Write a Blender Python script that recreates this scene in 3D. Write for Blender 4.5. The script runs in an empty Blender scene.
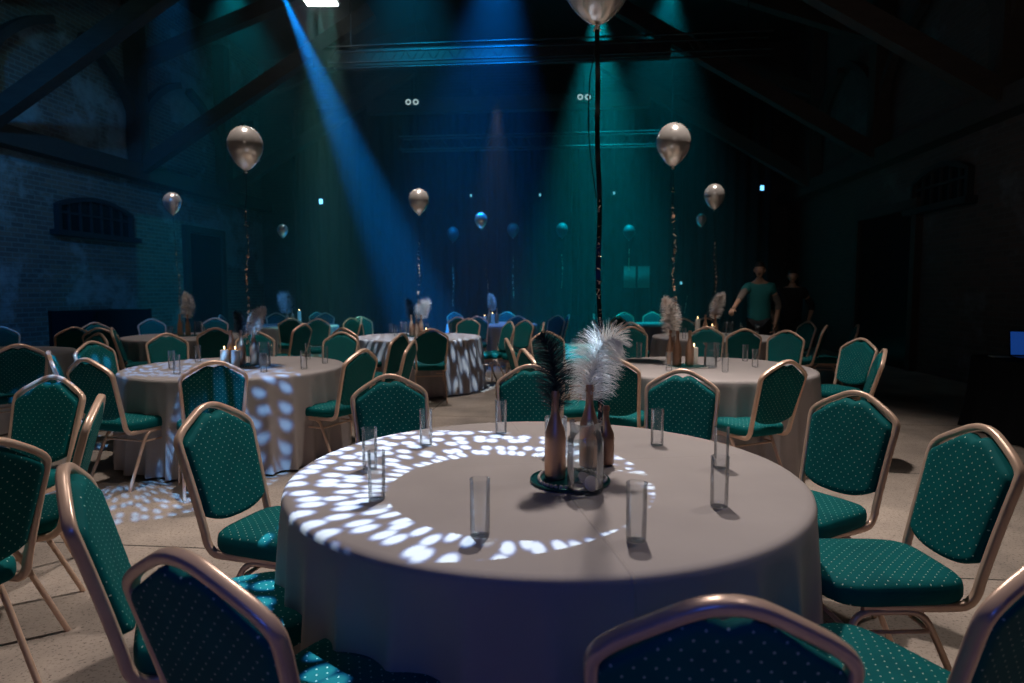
import bpy, bmesh, math, random
from mathutils import Vector, Matrix
random.seed(7)
sc = bpy.context.scene
COL = sc.collection
PI = math.pi
# ---------------------------------------------------------------- camera
F, CX, CY, CAMH = 650.0, 512.0, 341.5, 1.39
PITCH = math.atan(50.5 / F)
cp, sp = math.cos(PITCH), math.sin(PITCH)

def at(px, py, z):
    """point on the horizontal plane z under a pixel"""
    dx, dv = (px - CX) / F, (CY - py) / F
    d = Vector((dx, cp + dv * sp, -sp + dv * cp))
    t = (z - CAMH) / d.z
    return Vector((d.x * t, d.y * t, z))

def gd(px, dist, z=0.0):
    """point at forward distance dist in the column px"""
    depth = dist * cp + (CAMH - z) * sp
    return Vector(((px - CX) / F * depth, dist, z))

cam = bpy.data.cameras.new('camera')
cam.sensor_width = 36.0
cam.lens = 36.0 * F / 1024.0
cam.clip_start = 0.05
cam.clip_end = 100
cam.dof.use_dof = True
cam.dof.focus_distance = 2.6
cam.dof.aperture_fstop = 3.2
camo = bpy.data.objects.new('camera', cam)
COL.objects.link(camo)
camo.location = (0, 0, CAMH)
camo.rotation_euler = (PI / 2 - PITCH, 0, 0)
sc.camera = camo

# ---------------------------------------------------------------- materials
MATS = {}
def nodes_of(name):
    m = bpy.data.materials.new(name)
    m.use_nodes = True
    nt = m.node_tree
    b = nt.nodes['Principled BSDF']
    MATS[name] = m
    return m, nt, b

def pmat(name, col, rough=0.5, metal=0.0, **kw):
    m, nt, b = nodes_of(name)
    b.inputs['Base Color'].default_value = (*col, 1)
    b.inputs['Roughness'].default_value = rough
    b.inputs['Metallic'].default_value = metal
    for k, v in kw.items():
        b.inputs[k.replace('_', ' ')].default_value = v
    return m

def N(nt, typ, **kw):
    n = nt.nodes.new(typ)
    for k, v in kw.items():
        if k.startswith('i_'):
            key = k[2:]
            key = int(key) if key.isdigit() else key.replace('_', ' ')
            n.inputs[key].default_value = v
        else:
            setattr(n, k, v)
    return n

def math_n(nt, op, a, b=None, c=None):
    n = nt.nodes.new('ShaderNodeMath')
    n.operation = op
    for i, v in enumerate((a, b, c)):
        if v is None: continue
        if hasattr(v, 'is_linked') or hasattr(v, 'links'):
            nt.links.new(v, n.inputs[i])
        else:
            n.inputs[i].default_value = v
    return n.outputs[0]

def mix_col(nt, fac, a, b):
    n = nt.nodes.new('ShaderNodeMix')
    n.data_type = 'RGBA'
    for idx, v in ((0, fac), (6, a), (7, b)):
        if hasattr(v, 'links'):
            nt.links.new(v, n.inputs[idx])
        else:
            n.inputs[idx].default_value = v
    return n.outputs[2]

def fabric(name, axes):
    """deep teal woven fabric with a staggered grid of small pale dots"""
    m, nt, b = nodes_of(name)
    tc = nt.nodes.new('ShaderNodeTexCoord')
    sx = nt.nodes.new('ShaderNodeSeparateXYZ')
    nt.links.new(tc.outputs['Object'], sx.inputs[0])
    P = 0.036
    u = math_n(nt, 'DIVIDE', sx.outputs[axes[0]], P)
    v = math_n(nt, 'DIVIDE', sx.outputs[axes[1]], P)
    ds = []
    for off in (0.0, 0.5):
        fu = math_n(nt, 'SUBTRACT', math_n(nt, 'FRACT', math_n(nt, 'ADD', u, off)), 0.5)
        fv = math_n(nt, 'SUBTRACT', math_n(nt, 'FRACT', math_n(nt, 'ADD', v, off)), 0.5)
        d = math_n(nt, 'SQRT', math_n(nt, 'ADD', math_n(nt, 'MULTIPLY', fu, fu), math_n(nt, 'MULTIPLY', fv, fv)))
        ds.append(d)
    d = math_n(nt, 'MINIMUM', ds[0], ds[1])
    dot = math_n(nt, 'LESS_THAN', d, 0.060)
    sn = nt.nodes.new('ShaderNodeSeparateXYZ'); nt.links.new(tc.outputs['Normal'], sn.inputs[0])
    flat = math_n(nt, 'GREATER_THAN', math_n(nt, 'ABSOLUTE', sn.outputs[3 - axes[0] - axes[1]]), 0.55)
    dot = math_n(nt, 'MULTIPLY', dot, flat)
    noi = N(nt, 'ShaderNodeTexNoise', i_Scale=9.0, i_Detail=3.0)
    nt.links.new(tc.outputs['Object'], noi.inputs['Vector'])
    base = mix_col(nt, noi.outputs[0], (0.0005, 0.074, 0.084, 1), (0.001, 0.142, 0.142, 1))
    col = mix_col(nt, dot, base, (0.42, 0.62, 0.52, 1))
    nt.links.new(col, b.inputs['Base Color'])
    b.inputs['Roughness'].default_value = 0.75
    b.inputs['Specular IOR Level'].default_value = 0.1
    b.inputs['Sheen Weight'].default_value = 0.0
    b.inputs['Sheen Tint'].default_value = (0.2, 0.9, 0.8, 1)
    return m

fabric('seat_fabric', (0, 1))
fabric('back_fabric', (0, 2))

def metal_frame():
    m, nt, b = nodes_of('gold_frame')
    tc = nt.nodes.new('ShaderNodeTexCoord')
    noi = N(nt, 'ShaderNodeTexNoise', i_Scale=14.0, i_Detail=4.0)
    nt.links.new(tc.outputs['Object'], noi.inputs['Vector'])
    nt.links.new(mix_col(nt, noi.outputs[0], (0.66, 0.43, 0.31, 1), (0.86, 0.62, 0.48, 1)), b.inputs['Base Color'])
    b.inputs['Metallic'].default_value = 0.3
    b.inputs['Roughness'].default_value = 0.30
metal_frame()

def cloth_mat():
    m, nt, b = nodes_of('table_linen')
    tc = nt.nodes.new('ShaderNodeTexCoord')
    noi = N(nt, 'ShaderNodeTexNoise', i_Scale=3.0, i_Detail=4.0)
    nt.links.new(tc.outputs['Object'], noi.inputs['Vector'])
    nt.links.new(mix_col(nt, noi.outputs[0], (0.34, 0.30, 0.295, 1), (0.46, 0.41, 0.395, 1)), b.inputs['Base Color'])
    b.inputs['Roughness'].default_value = 0.7
    b.inputs['Specular IOR Level'].default_value = 0.3
    # weave + two pressed creases
    sx = nt.nodes.new('ShaderNodeSeparateXYZ')
    nt.links.new(tc.outputs['Object'], sx.inputs[0])
    cr = None
    for ax, off in ((1, 0.10), (0, 0.02)):
        d = math_n(nt, 'ABSOLUTE', math_n(nt, 'SUBTRACT', sx.outputs[ax], off))
        g = math_n(nt, 'MAXIMUM', math_n(nt, 'SUBTRACT', 1.0, math_n(nt, 'DIVIDE', d, 0.006)), 0.0)
        cr = g if cr is None else math_n(nt, 'MAXIMUM', cr, g)
    n2 = N(nt, 'ShaderNodeTexNoise', i_Scale=420.0, i_Detail=1.0)
    nt.links.new(tc.outputs['Object'], n2.inputs['Vector'])
    hgt = math_n(nt, 'ADD', math_n(nt, 'MULTIPLY', cr, 1.0), math_n(nt, 'MULTIPLY', n2.outputs[0], 0.12))
    bp = N(nt, 'ShaderNodeBump', i_Strength=0.6, i_Distance=0.003)
    nt.links.new(hgt, bp.inputs['Height'])
    nt.links.new(bp.outputs[0], b.inputs['Normal'])
cloth_mat()

def brick_mat(name, c1, c2, mortar, plaster, pamt, scale=1.0):
    m, nt, b = nodes_of(name)
    tc = nt.nodes.new('ShaderNodeTexCoord')
    mp = N(nt, 'ShaderNodeMapping')
    nt.links.new(tc.outputs['UV'], mp.inputs[0])
    br = N(nt, 'ShaderNodeTexBrick', i_Scale=1.0, i_Mortar_Size=0.012, i_Mortar_Smooth=0.3, i_Bias=0.0,
           i_Brick_Width=0.26, i_Row_Height=0.085)
    br.inputs['Color1'].default_value = (*c1, 1)
    br.inputs['Color2'].default_value = (*c2, 1)
    br.inputs['Mortar'].default_value = (*mortar, 1)
    nt.links.new(mp.outputs[0], br.inputs['Vector'])
    n1 = N(nt, 'ShaderNodeTexNoise', i_Scale=0.55, i_Detail=7.0, i_Roughness=0.65)
    nt.links.new(tc.outputs['UV'], n1.inputs['Vector'])
    rp = nt.nodes.new('ShaderNodeValToRGB')
    rp.color_ramp.elements[0].position = pamt
    rp.color_ramp.elements[1].position = pamt + 0.06
    nt.links.new(n1.outputs[0], rp.inputs[0])
    n2 = N(nt, 'ShaderNodeTexNoise', i_Scale=6.0, i_Detail=5.0)
    nt.links.new(tc.outputs['UV'], n2.inputs['Vector'])
    pl = mix_col(nt, n2.outputs[0], (*[c * 0.45 for c in plaster], 1), (*plaster, 1))
    nt.links.new(mix_col(nt, rp.outputs[0], br.outputs[0], pl), b.inputs['Base Color'])
    b.inputs['Roughness'].default_value = 0.95
    b.inputs['Specular IOR Level'].default_value = 0.1
    bp = N(nt, 'ShaderNodeBump', i_Strength=0.7, i_Distance=0.02)
    h = math_n(nt, 'ADD', math_n(nt, 'MULTIPLY', br.outputs[1], -1.0), math_n(nt, 'MULTIPLY', n2.outputs[0], 0.8))
    nt.links.new(h, bp.inputs['Height'])
    nt.links.new(bp.outputs[0], b.inputs['Normal'])
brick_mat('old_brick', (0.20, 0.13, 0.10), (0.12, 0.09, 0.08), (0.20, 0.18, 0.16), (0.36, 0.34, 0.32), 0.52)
brick_mat('dark_brick', (0.10, 0.07, 0.06), (0.07, 0.055, 0.05), (0.09, 0.08, 0.075), (0.16, 0.15, 0.145), 0.56)  # same brick pattern in darker tones

def floor_mat():
    m, nt, b = nodes_of('concrete_floor')
    tc = nt.nodes.new('ShaderNodeTexCoord')
    br = N(nt, 'ShaderNodeTexBrick', i_Scale=1.0, i_Mortar_Size=0.007, i_Mortar_Smooth=0.2,
           i_Brick_Width=3.0, i_Row_Height=1.9, offset=0.35)
    br.inputs['Color1'].default_value = (0.44, 0.365, 0.31, 1)
    br.inputs['Color2'].default_value = (0.38, 0.32, 0.27, 1)
    br.inputs['Mortar'].default_value = (0.03, 0.025, 0.02, 1)
    nt.links.new(tc.outputs['UV'], br.inputs['Vector'])
    n1 = N(nt, 'ShaderNodeTexNoise', i_Scale=1.6, i_Detail=8.0, i_Roughness=0.62)
    nt.links.new(tc.outputs['UV'], n1.inputs['Vector'])
    n2 = N(nt, 'ShaderNodeTexNoise', i_Scale=70.0, i_Detail=3.0, i_Roughness=0.7)
    nt.links.new(tc.outputs['UV'], n2.inputs['Vector'])
    r1 = nt.nodes.new('ShaderNodeValToRGB')
    r1.color_ramp.elements[0].position = 0.3; r1.color_ramp.elements[0].color = (0.55, 0.55, 0.55, 1)
    r1.color_ramp.elements[1].position = 0.7; r1.color_ramp.elements[1].color = (1.15, 1.12, 1.1, 1)
    nt.links.new(n1.outputs[0], r1.inputs[0])
    r2 = nt.nodes.new('ShaderNodeValToRGB')
    r2.color_ramp.elements[0].position = 0.33; r2.color_ramp.elements[0].color = (0.35, 0.33, 0.32, 1)
    r2.color_ramp.elements[1].position = 0.46; r2.color_ramp.elements[1].color = (1, 1, 1, 1)
    nt.links.new(n2.outputs[0], r2.inputs[0])
    m1 = N(nt, 'ShaderNodeMix', data_type='RGBA', blend_type='MULTIPLY'); m1.inputs[0].default_value = 1
    nt.links.new(br.outputs[0], m1.inputs[6]); nt.links.new(r1.outputs[0], m1.inputs[7])
    m2 = N(nt, 'ShaderNodeMix', data_type='RGBA', blend_type='MULTIPLY'); m2.inputs[0].default_value = 1
    nt.links.new(m1.outputs[2], m2.inputs[6]); nt.links.new(r2.outputs[0], m2.inputs[7])
    nt.links.new(m2.outputs[2], b.inputs['Base Color'])
    b.inputs['Roughness'].default_value = 0.6
    bp = N(nt, 'ShaderNodeBump', i_Strength=0.3, i_Distance=0.01)
    nt.links.new(n1.outputs[0], bp.inputs['Height'])
    nt.links.new(bp.outputs[0], b.inputs['Normal'])
floor_mat()

def wood_mat():
    m, nt, b = nodes_of('dark_timber')
    tc = nt.nodes.new('ShaderNodeTexCoord')
    mp = N(nt, 'ShaderNodeMapping'); mp.inputs['Scale'].default_value = (1, 9, 9)
    nt.links.new(tc.outputs['Object'], mp.inputs[0])
    n1 = N(nt, 'ShaderNodeTexNoise', i_Scale=2.0, i_Detail=6.0)
    nt.links.new(mp.outputs[0], n1.inputs['Vector'])
    nt.links.new(mix_col(nt, n1.outputs[0], (0.018, 0.012, 0.010, 1), (0.055, 0.040, 0.032, 1)), b.inputs['Base Color'])
    b.inputs['Roughness'].default_value = 0.8
wood_mat()

pmat('black_cloth', (0.008, 0.009, 0.011), 0.9, Specular_IOR_Level=0.1)
pmat('curtain_cloth', (0.012, 0.014, 0.018), 0.95, Specular_IOR_Level=0.05)
pmat('black_metal', (0.015, 0.015, 0.017), 0.4, 0.6)
pmat('truss_metal', (0.04, 0.042, 0.045), 0.55, 0.6)
pmat('roof_board', (0.02, 0.018, 0.016), 0.9)
pmat('window_dark', (0.004, 0.006, 0.008), 0.25)
pmat('window_bar', (0.012, 0.014, 0.016), 0.8)
pmat('balloon_latex', (0.93, 0.85, 0.79), 0.20, 0.62)
pmat('teal_lit_latex', (0.012, 0.06, 0.07), 0.6, 0.0)  # dim teal beam light put into the latex colour
pmat('ribbon_black', (0.02, 0.02, 0.022), 0.35)
pmat('rose_fleck', (0.95, 0.66, 0.50), 0.25, 0.35)
pmat('copper_bottle', (0.62, 0.36, 0.24), 0.38, 0.7)
pmat('bottle_brown', (0.26, 0.14, 0.09), 0.35, 0.5)
pmat('tray_sequin', (0.0, 0.10, 0.10), 0.3, 0.5)
pmat('pearl', (0.62, 0.57, 0.52), 0.25)
pmat('wax', (0.85, 0.78, 0.68), 0.5)
pmat('slice_pale', (0.82, 0.68, 0.56), 0.5)
pmat('feather_black', (0.004, 0.02, 0.035), 0.55)
pmat('skin', (0.52, 0.30, 0.20), 0.5)
pmat('teal_shirt', (0.01, 0.20, 0.20), 0.8)
pmat('patterned_sleeve', (0.18, 0.15, 0.13), 0.8)
pmat('dark_shirt', (0.012, 0.011, 0.013), 0.85)
pmat('trousers', (0.01, 0.011, 0.015), 0.85)
pmat('hair', (0.015, 0.010, 0.008), 0.55)
pmat('eye_white', (0.6, 0.6, 0.6), 0.3)
pmat('paper', (0.7, 0.7, 0.68), 0.8)
pmat('badge', (0.7, 0.75, 0.75), 0.6)
pmat('drape_pale', (0.12, 0.14, 0.13), 0.9)
pmat('ply', (0.25, 0.18, 0.12), 0.7)
pmat('rubber', (0.02, 0.02, 0.02), 0.7)

def thin_glass(name, tint, ior=1.45, base=.02):
    """thin clear glass: light passes straight through, the surface mirrors by its angle"""
    m, nt, b = nodes_of(name); nt.nodes.remove(b)
    tr = nt.nodes.new('ShaderNodeBsdfTransparent'); tr.inputs[0].default_value = (*tint, 1)
    gl_ = nt.nodes.new('ShaderNodeBsdfGlossy'); gl_.inputs['Roughness'].default_value = .04
    fr = nt.nodes.new('ShaderNodeFresnel'); fr.inputs[0].default_value = ior
    mx = nt.nodes.new('ShaderNodeMixShader')
    nt.links.new(math_n(nt, 'ADD', math_n(nt, 'MULTIPLY', fr.outputs[0], .7), base), mx.inputs[0])
    df = nt.nodes.new('ShaderNodeBsdfDiffuse'); df.inputs[0].default_value = (.9, .95, 1, 1)  # pale diffuse painted in for bright reflections along the rims
    m2 = nt.nodes.new('ShaderNodeMixShader'); m2.inputs[0].default_value = .16
    nt.links.new(gl_.outputs[0], m2.inputs[1]); nt.links.new(df.outputs[0], m2.inputs[2])
    nt.links.new(tr.outputs[0], mx.inputs[1]); nt.links.new(m2.outputs[0], mx.inputs[2])
    nt.links.new(mx.outputs[0], nt.nodes['Material Output'].inputs[0])
thin_glass('clear_glass', (.985, .99, .995), 1.45, .025)
thin_glass('water', (.90, .94, .95), 1.33, .01)
def plume_mat(name, col):
    m, nt, b = nodes_of(name); nt.nodes.remove(b)
    d = nt.nodes.new('ShaderNodeBsdfDiffuse'); t = nt.nodes.new('ShaderNodeBsdfTranslucent'); mx = nt.nodes.new('ShaderNodeMixShader')
    d.inputs[0].default_value = (*col, 1); t.inputs[0].default_value = (*col, 1); mx.inputs[0].default_value = .5
    nt.links.new(d.outputs[0], mx.inputs[1]); nt.links.new(t.outputs[0], mx.inputs[2]); nt.links.new(mx.outputs[0], nt.nodes['Material Output'].inputs[0])
plume_mat('feather_white', (.95, .95, .95)); plume_mat('feather_grey', (.90, .84, .80))

def emit(name, col, s):
    m, nt, b = nodes_of(name)
    b.inputs['Base Color'].default_value = (0, 0, 0, 1)
    b.inputs['Emission Color'].default_value = (*col, 1)
    b.inputs['Emission Strength'].default_value = s
emit('lamp_white', (0.85, 1.0, 0.98), 14.0)
emit('lamp_ring', (0.62, 0.85, 0.85), 0.55)
emit('lamp_bluewhite', (0.15, 0.55, 1.0), 3.0)
emit('lamp_dim', (0.15, 0.6, 0.75), 0.9)
emit('flame', (1.0, 0.62, 0.28), 9.0)
def screen_mat():
    m, nt, b = nodes_of('laptop_screen')
    tc = nt.nodes.new('ShaderNodeTexCoord')
    br = N(nt, 'ShaderNodeTexBrick', i_Scale=1.0, i_Mortar_Size=0.006, i_Brick_Width=0.09, i_Row_Height=0.035)
    br.inputs['Color1'].default_value = (0.01, 0.20, 0.75, 1)
    br.inputs['Color2'].default_value = (0.02, 0.38, 0.95, 1)
    br.inputs['Mortar'].default_value = (0.005, 0.03, 0.15, 1)
    nt.links.new(tc.outputs['Object'], br.inputs['Vector'])
    b.inputs['Base Color'].default_value = (0, 0, 0, 1)
    nt.links.new(br.outputs[0], b.inputs['Emission Color'])
    b.inputs['Emission Strength'].default_value = 1.0
screen_mat()

# ---------------------------------------------------------------- mesh helpers
class MB:
    def __init__(s): s.v = []; s.f = []; s.mi = []
    def add(s, vs, fs, mi=0):
        o = len(s.v); s.v += [tuple(v) for v in vs]; s.f += [tuple(i + o for i in f) for f in fs]; s.mi += [mi] * len(fs)
    def box(s, c, h, M=None, mi=0):
        vs = []
        for dz in (-1, 1):
            for dy in (-1, 1):
                for dx in (-1, 1):
                    p = Vector((dx * h[0], dy * h[1], dz * h[2]))
                    if M is not None: p = M @ p
                    vs.append(p + Vector(c))
        s.add(vs, [(0, 2, 3, 1), (4, 5, 7, 6), (0, 1, 5, 4), (2, 6, 7, 3), (0, 4, 6, 2), (1, 3, 7, 5)], mi)
    def lathe(s, prof, n=24, c=(0, 0, 0), mi=0, cap=True):
        vs, fs = [], []
        for r, z in prof:
            for k in range(n):
                a = 2 * PI * k / n
                vs.append((c[0] + r * math.cos(a), c[1] + r * math.sin(a), c[2] + z))
        for i in range(len(prof) - 1):
            for k in range(n):
                k2 = (k + 1) % n
                fs.append((i * n + k, i * n + k2, (i + 1) * n + k2, (i + 1) * n + k))
        if cap:
            fs.append(tuple(range(n - 1, -1, -1)))
            fs.append(tuple((len(prof) - 1) * n + k for k in range(n)))
        s.add(vs, fs, mi)
    def sweep(s, pts, prof, side=None, closed=False, mi=0, radii=None):
        """prof: list of (a,b) offsets; side: fixed reference direction for b, else transported"""
        pts = [Vector(p) for p in pts]
        n = len(pts); vs = []; fs = []; m = len(prof)
        ref = Vector(side) if side is not None else None
        prev = None
        for i in range(n):
            if closed: t = pts[(i + 1) % n] - pts[i - 1]
            else: t = pts[min(i + 1, n - 1)] - pts[max(i - 1, 0)]
            t.normalize()
            if ref is not None:
                b = (ref - t * ref.dot(t))
                if b.length < 1e-5: b = prev
                b = b.normalized()
            else:
                if prev is None:
                    q = Vector((0, 0, 1)) if abs(t.z) < 0.9 else Vector((1, 0, 0))
                    b = (q - t * q.dot(t)).normalized()
                else:
                    b = (prev - t * prev.dot(t)).normalized()
            prev = b
            a = t.cross(b)
            k = radii[i] if radii else 1.0
            for (pa, pb) in prof: vs.append(pts[i] + a * pa * k + b * pb * k)
        rng = n if closed else n - 1
        for i in range(rng):
            j = (i + 1) % n
            for k in range(m):
                k2 = (k + 1) % m
                fs.append((i * m + k, i * m + k2, j * m + k2, j * m + k))
        if not closed:
            fs.append(tuple(range(m - 1, -1, -1)))
            fs.append(tuple((n - 1) * m + k for k in range(m)))
        s.add(vs, fs, mi)
    def mesh(s, name, mats, smooth=True, sharp=40):
        me = bpy.data.meshes.new(name)
        me.from_pydata(s.v, [], s.f)
        for mt in (mats if isinstance(mats, (list, tuple)) else [mats]): me.materials.append(MATS[mt])
        for p, mi in zip(me.polygons, s.mi): p.material_index = mi
        bm = bmesh.new(); bm.from_mesh(me)
        bmesh.ops.recalc_face_normals(bm, faces=bm.faces)
        bm.to_mesh(me); bm.free()
        if smooth:
            for p in me.polygons: p.use_smooth = True
            try: me.set_sharp_from_angle(angle=math.radians(sharp))
            except Exception: pass
        return me

def ell(ra, rb, n=10):
    return [(ra * math.cos(2 * PI * k / n), rb * math.sin(2 * PI * k / n)) for k in range(n)]
def rrect(a, b, r=0.35):
    out = []
    for k in range(12):
        t = 2 * PI * (k + 0.5) / 12
        c, s_ = math.cos(t), math.sin(t)
        out.append((a * math.copysign(abs(c) ** 0.55, c), b * math.copysign(abs(s_) ** 0.55, s_)))
    return out

def smooth_path(pts, sub=5, closed=False):
    pts = [Vector(p) for p in pts]; out = []; n = len(pts)
    rng = n if closed else n - 1
    for i in range(rng):
        if closed: p0, p1, p2, p3 = pts[i - 1], pts[i], pts[(i + 1) % n], pts[(i + 2) % n]
        else: p0, p1, p2, p3 = pts[max(i - 1, 0)], pts[i], pts[i + 1], pts[min(i + 2, n - 1)]
        for k in range(sub):
            t = k / sub
            out.append(0.5 * ((2 * p1) + (-p0 + p2) * t + (2 * p0 - 5 * p1 + 4 * p2 - p3) * t * t + (-p0 + 3 * p1 - 3 * p2 + p3) * t ** 3))
    if not closed: out.append(pts[-1])
    return out

def link(name, data, parent=None, loc=None, rz=None):
    o = bpy.data.objects.new(name, data); COL.objects.link(o)
    if parent is not None: o.parent = parent
    if loc is not None: o.location = loc
    if rz is not None: o.rotation_euler = (0, 0, rz)
    return o
def tag(o, label=None, cat=None, group=None, kind=None):
    if label: o['label'] = label
    if cat: o['category'] = cat
    if group: o['group'] = group
    if kind: o['kind'] = kind
    return o
def copy_tree(o, parent=None):
    c = o.copy(); COL.objects.link(c); c.parent = parent
    for ch in list(o.children): copy_tree(ch, c)
    return c
ORD = ['leftmost', 'second from left', 'third from left', 'fourth from left', 'fifth from left', 'sixth from left',
       'seventh from left', 'eighth from left', 'ninth from left', 'tenth from left', 'eleventh from left', 'twelfth from left']

# ---------------------------------------------------------------- room (axis turned 5.5 degrees to the right)
A = math.radians(5.5)
RU = Vector((math.cos(A), -math.sin(A), 0)); RV = Vector((math.sin(A), math.cos(A), 0))
UL, UR, VF, VB = -9.4, 5.9, -3.0, 19.0
ZP, ZR = 3.9, 8.2
def R(u, v, z): return RU * u + RV * v + Vector((0, 0, z))
def on_wall(px, py, u0):
    d = Vector(((px - CX) / F, cp + (CY - py) / F * sp, -sp + (CY - py) / F * cp))
    t = u0 / d.dot(RU)
    p = d * t
    return p.dot(RV), p.z + CAMH

def quad_obj(name, corners, uvs, mat, thick=None, kind='structure'):
    me = bpy.data.meshes.new(name)
    me.from_pydata([tuple(c) for c in corners], [], [tuple(range(len(corners)))])
    uvl = me.uv_layers.new(name='UVMap')
    for i in range(len(corners)): uvl.data[i].uv = uvs[i]
    me.materials.append(MATS[mat])
    o = link(name, me); tag(o, kind=kind)
    return o
quad_obj('floor', [R(UL, VF, 0), R(UR, VF, 0), R(UR, VB, 0), R(UL, VB, 0)],
         [(UL + .6, VF + .55), (UR + .6, VF + .55), (UR + .6, VB + .55), (UL + .6, VB + .55)], 'concrete_floor')
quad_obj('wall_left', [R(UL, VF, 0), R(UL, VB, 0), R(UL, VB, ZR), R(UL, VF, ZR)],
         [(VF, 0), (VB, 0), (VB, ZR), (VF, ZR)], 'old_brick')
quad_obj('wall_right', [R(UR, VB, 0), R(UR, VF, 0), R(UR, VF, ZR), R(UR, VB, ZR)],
         [(VB + 31, 0), (VF + 31, 0), (VF + 31, ZR), (VB + 31, ZR)], 'dark_brick')
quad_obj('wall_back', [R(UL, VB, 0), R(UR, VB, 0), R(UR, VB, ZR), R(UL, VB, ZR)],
         [(UL, 0), (UR, 0), (UR, ZR), (UL, ZR)], 'dark_brick')
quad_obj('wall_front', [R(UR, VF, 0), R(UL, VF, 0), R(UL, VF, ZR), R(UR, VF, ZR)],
         [(UR, 0), (UL, 0), (UL, ZR), (UR, ZR)], 'dark_brick')
quad_obj('ceiling', [R(UL, VF, ZR), R(UL, VB, ZR), R(UR, VB, ZR), R(UR, VF, ZR)],
         [(0, 0), (1, 0), (1, 1), (0, 1)], 'roof_board')

def beam(mb, p, q, w, h):
    p, q = Vector(p), Vector(q)
    mb.sweep([p, q], [(-w, -h), (w, -h), (w, h), (-w, h)], side=(0, 0, 1) if abs((q - p).normalized().z) < 0.9 else RV)

# wall plates
n_trim = 0
for u in (UL + 0.16, UR - 0.16):
    mb = MB(); beam(mb, R(u, VF, ZP), R(u, VB, ZP), 0.16, 0.16)
    n_trim += 1; tag(link('trim_%d' % n_trim, mb.mesh('plate', 'dark_timber', False)), kind='structure')

# queen-post roof trusses
def truss(v, n):
    root = link('roof_truss', None)
    tag(root, ['dark timber roof truss nearest us, its braces crossing the upper corners',
               'dark timber roof truss further back, its tie beam spanning above the haze',
               'dark timber roof truss dim against the rear drapes'][n], 'roof truss', 'timber roof trusses')
    zt = 6.05
    ia, ib = UL + 4.1, UR - 4.1
    for nm, a, b, w, h in (('tie_beam', R(ia, v, zt), R(ib, v, zt), .13, .16),
                           ('diagonal_strut', R(UL + .25, v, ZP + .1), R(ia + 1.2, v, zt + .95), .11, .14),
                           ('diagonal_strut', R(UR - .25, v, ZP + .1), R(ib - 1.2, v, zt + .95), .11, .14),
                           ('rafter', R(UL + .1, v, ZP + 2.2), R(ia + 1.5, v, ZR - .2), .11, .14),
                           ('rafter', R(UR - .1, v, ZP + 2.2), R(ib - 1.5, v, ZR - .2), .11, .14)):
        mb = MB(); beam(mb, a, b, w, h); link(nm, mb.mesh(nm, 'dark_timber', False), root)
    for u in (UL + .2, UR - .2):
        mb = MB(); beam(mb, R(u, v, ZP), R(u, v, ZR - .5), .15, .15); link('wall_post', mb.mesh('post', 'dark_timber', False), root)
        for s in (-1, 1):
            mb = MB()
            pts = smooth_path([R(u, v + s * .05, ZP + .9), R(u, v + s * .35, ZP + 1.5), R(u, v + s * .95, ZP + 2.0), R(u, v + s * 1.5, ZP + 2.25)], 4)
            mb.sweep(pts, [(-.07, -.08), (.07, -.08), (.07, .08), (-.07, .08)], side=RU)
            link('curved_brace', mb.mesh('brace', 'dark_timber', False), root)
truss(9.5, 0); truss(13.2, 1); truss(16.6, 2)

# arched barred windows
def arched_window(name, u0, sgn, pxs, pyb, pyt, divs):
    v0, _ = on_wall(pxs[0], pyb[0], u0); v1, _ = on_wall(pxs[1], pyb[1], u0)
    _, zb = on_wall(pxs[0], pyb[0], u0); _, zt = on_wall(pxs[0], pyt[0], u0)
    if v0 > v1: v0, v1 = v1, v0
    root = link(name, None); tag(root, kind='structure')
    zs = zb + (zt - zb) * 0.72
    out = []
    K = 12
    for k in range(K + 1):
        t = k / K
        out.append((v0 + (v1 - v0) * t, zs + (zt - zs) * 1.15 * math.sin(PI * t) ** 0.9))
    poly = [(v0, zb)] + out + [(v1, zb)]
    for nm, dep, mat, grow in (('window_recess', 0.02, 'window_dark', 0.0),):
        mb = MB()
        vs = [R(u0 + sgn * dep, a, b) for a, b in poly] + [R(u0 + sgn * 0.005, a, b) for a, b in poly]
        n = len(poly)
        mb.add(vs, [tuple(range(n)), tuple(range(2 * n - 1, n - 1, -1))] + [(i, (i + 1) % n, n + (i + 1) % n, n + i) for i in range(n)])
        link(nm, mb.mesh(nm, mat, False), root)
    mb = MB()
    for k in range(1, divs):
        t = k / divs
        ztop = zs + (zt - zs) * 1.15 * math.sin(PI * t) ** 0.9
        beam(mb, R(u0 + sgn * .04, v0 + (v1 - v0) * t, zb), R(u0 + sgn * .04, v0 + (v1 - v0) * t, ztop), .018, .018)
    beam(mb, R(u0 + sgn * .04, v0, (zb + zs) / 2 + .1), R(u0 + sgn * .04, v1, (zb + zs) / 2 + .1), .018, .018)
    link('glazing_bar', mb.mesh('bars', 'window_bar', False), root)
    mb = MB()
    mb.sweep([R(u0 + sgn * .05, a, b) for a, b in poly], [(-.04, -.05), (.04, -.05), (.04, .05), (-.04, .05)], side=RU, closed=False)
    link('window_frame', mb.mesh('frame', 'window_bar', False), root)
    mb = MB(); beam(mb, R(u0 + sgn * .09, v0 - .15, zb - .06), R(u0 + sgn * .09, v1 + .15, zb - .06), .09, .05)
    link('window_sill', mb.mesh('sill', 'window_bar', False), root)
arched_window('window_1', UL, 1, (56, 129), (229, 234), (195, 205), 7)
arched_window('window_2', UR, -1, (972, 917), (196, 205), (157, 178), 6)
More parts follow.
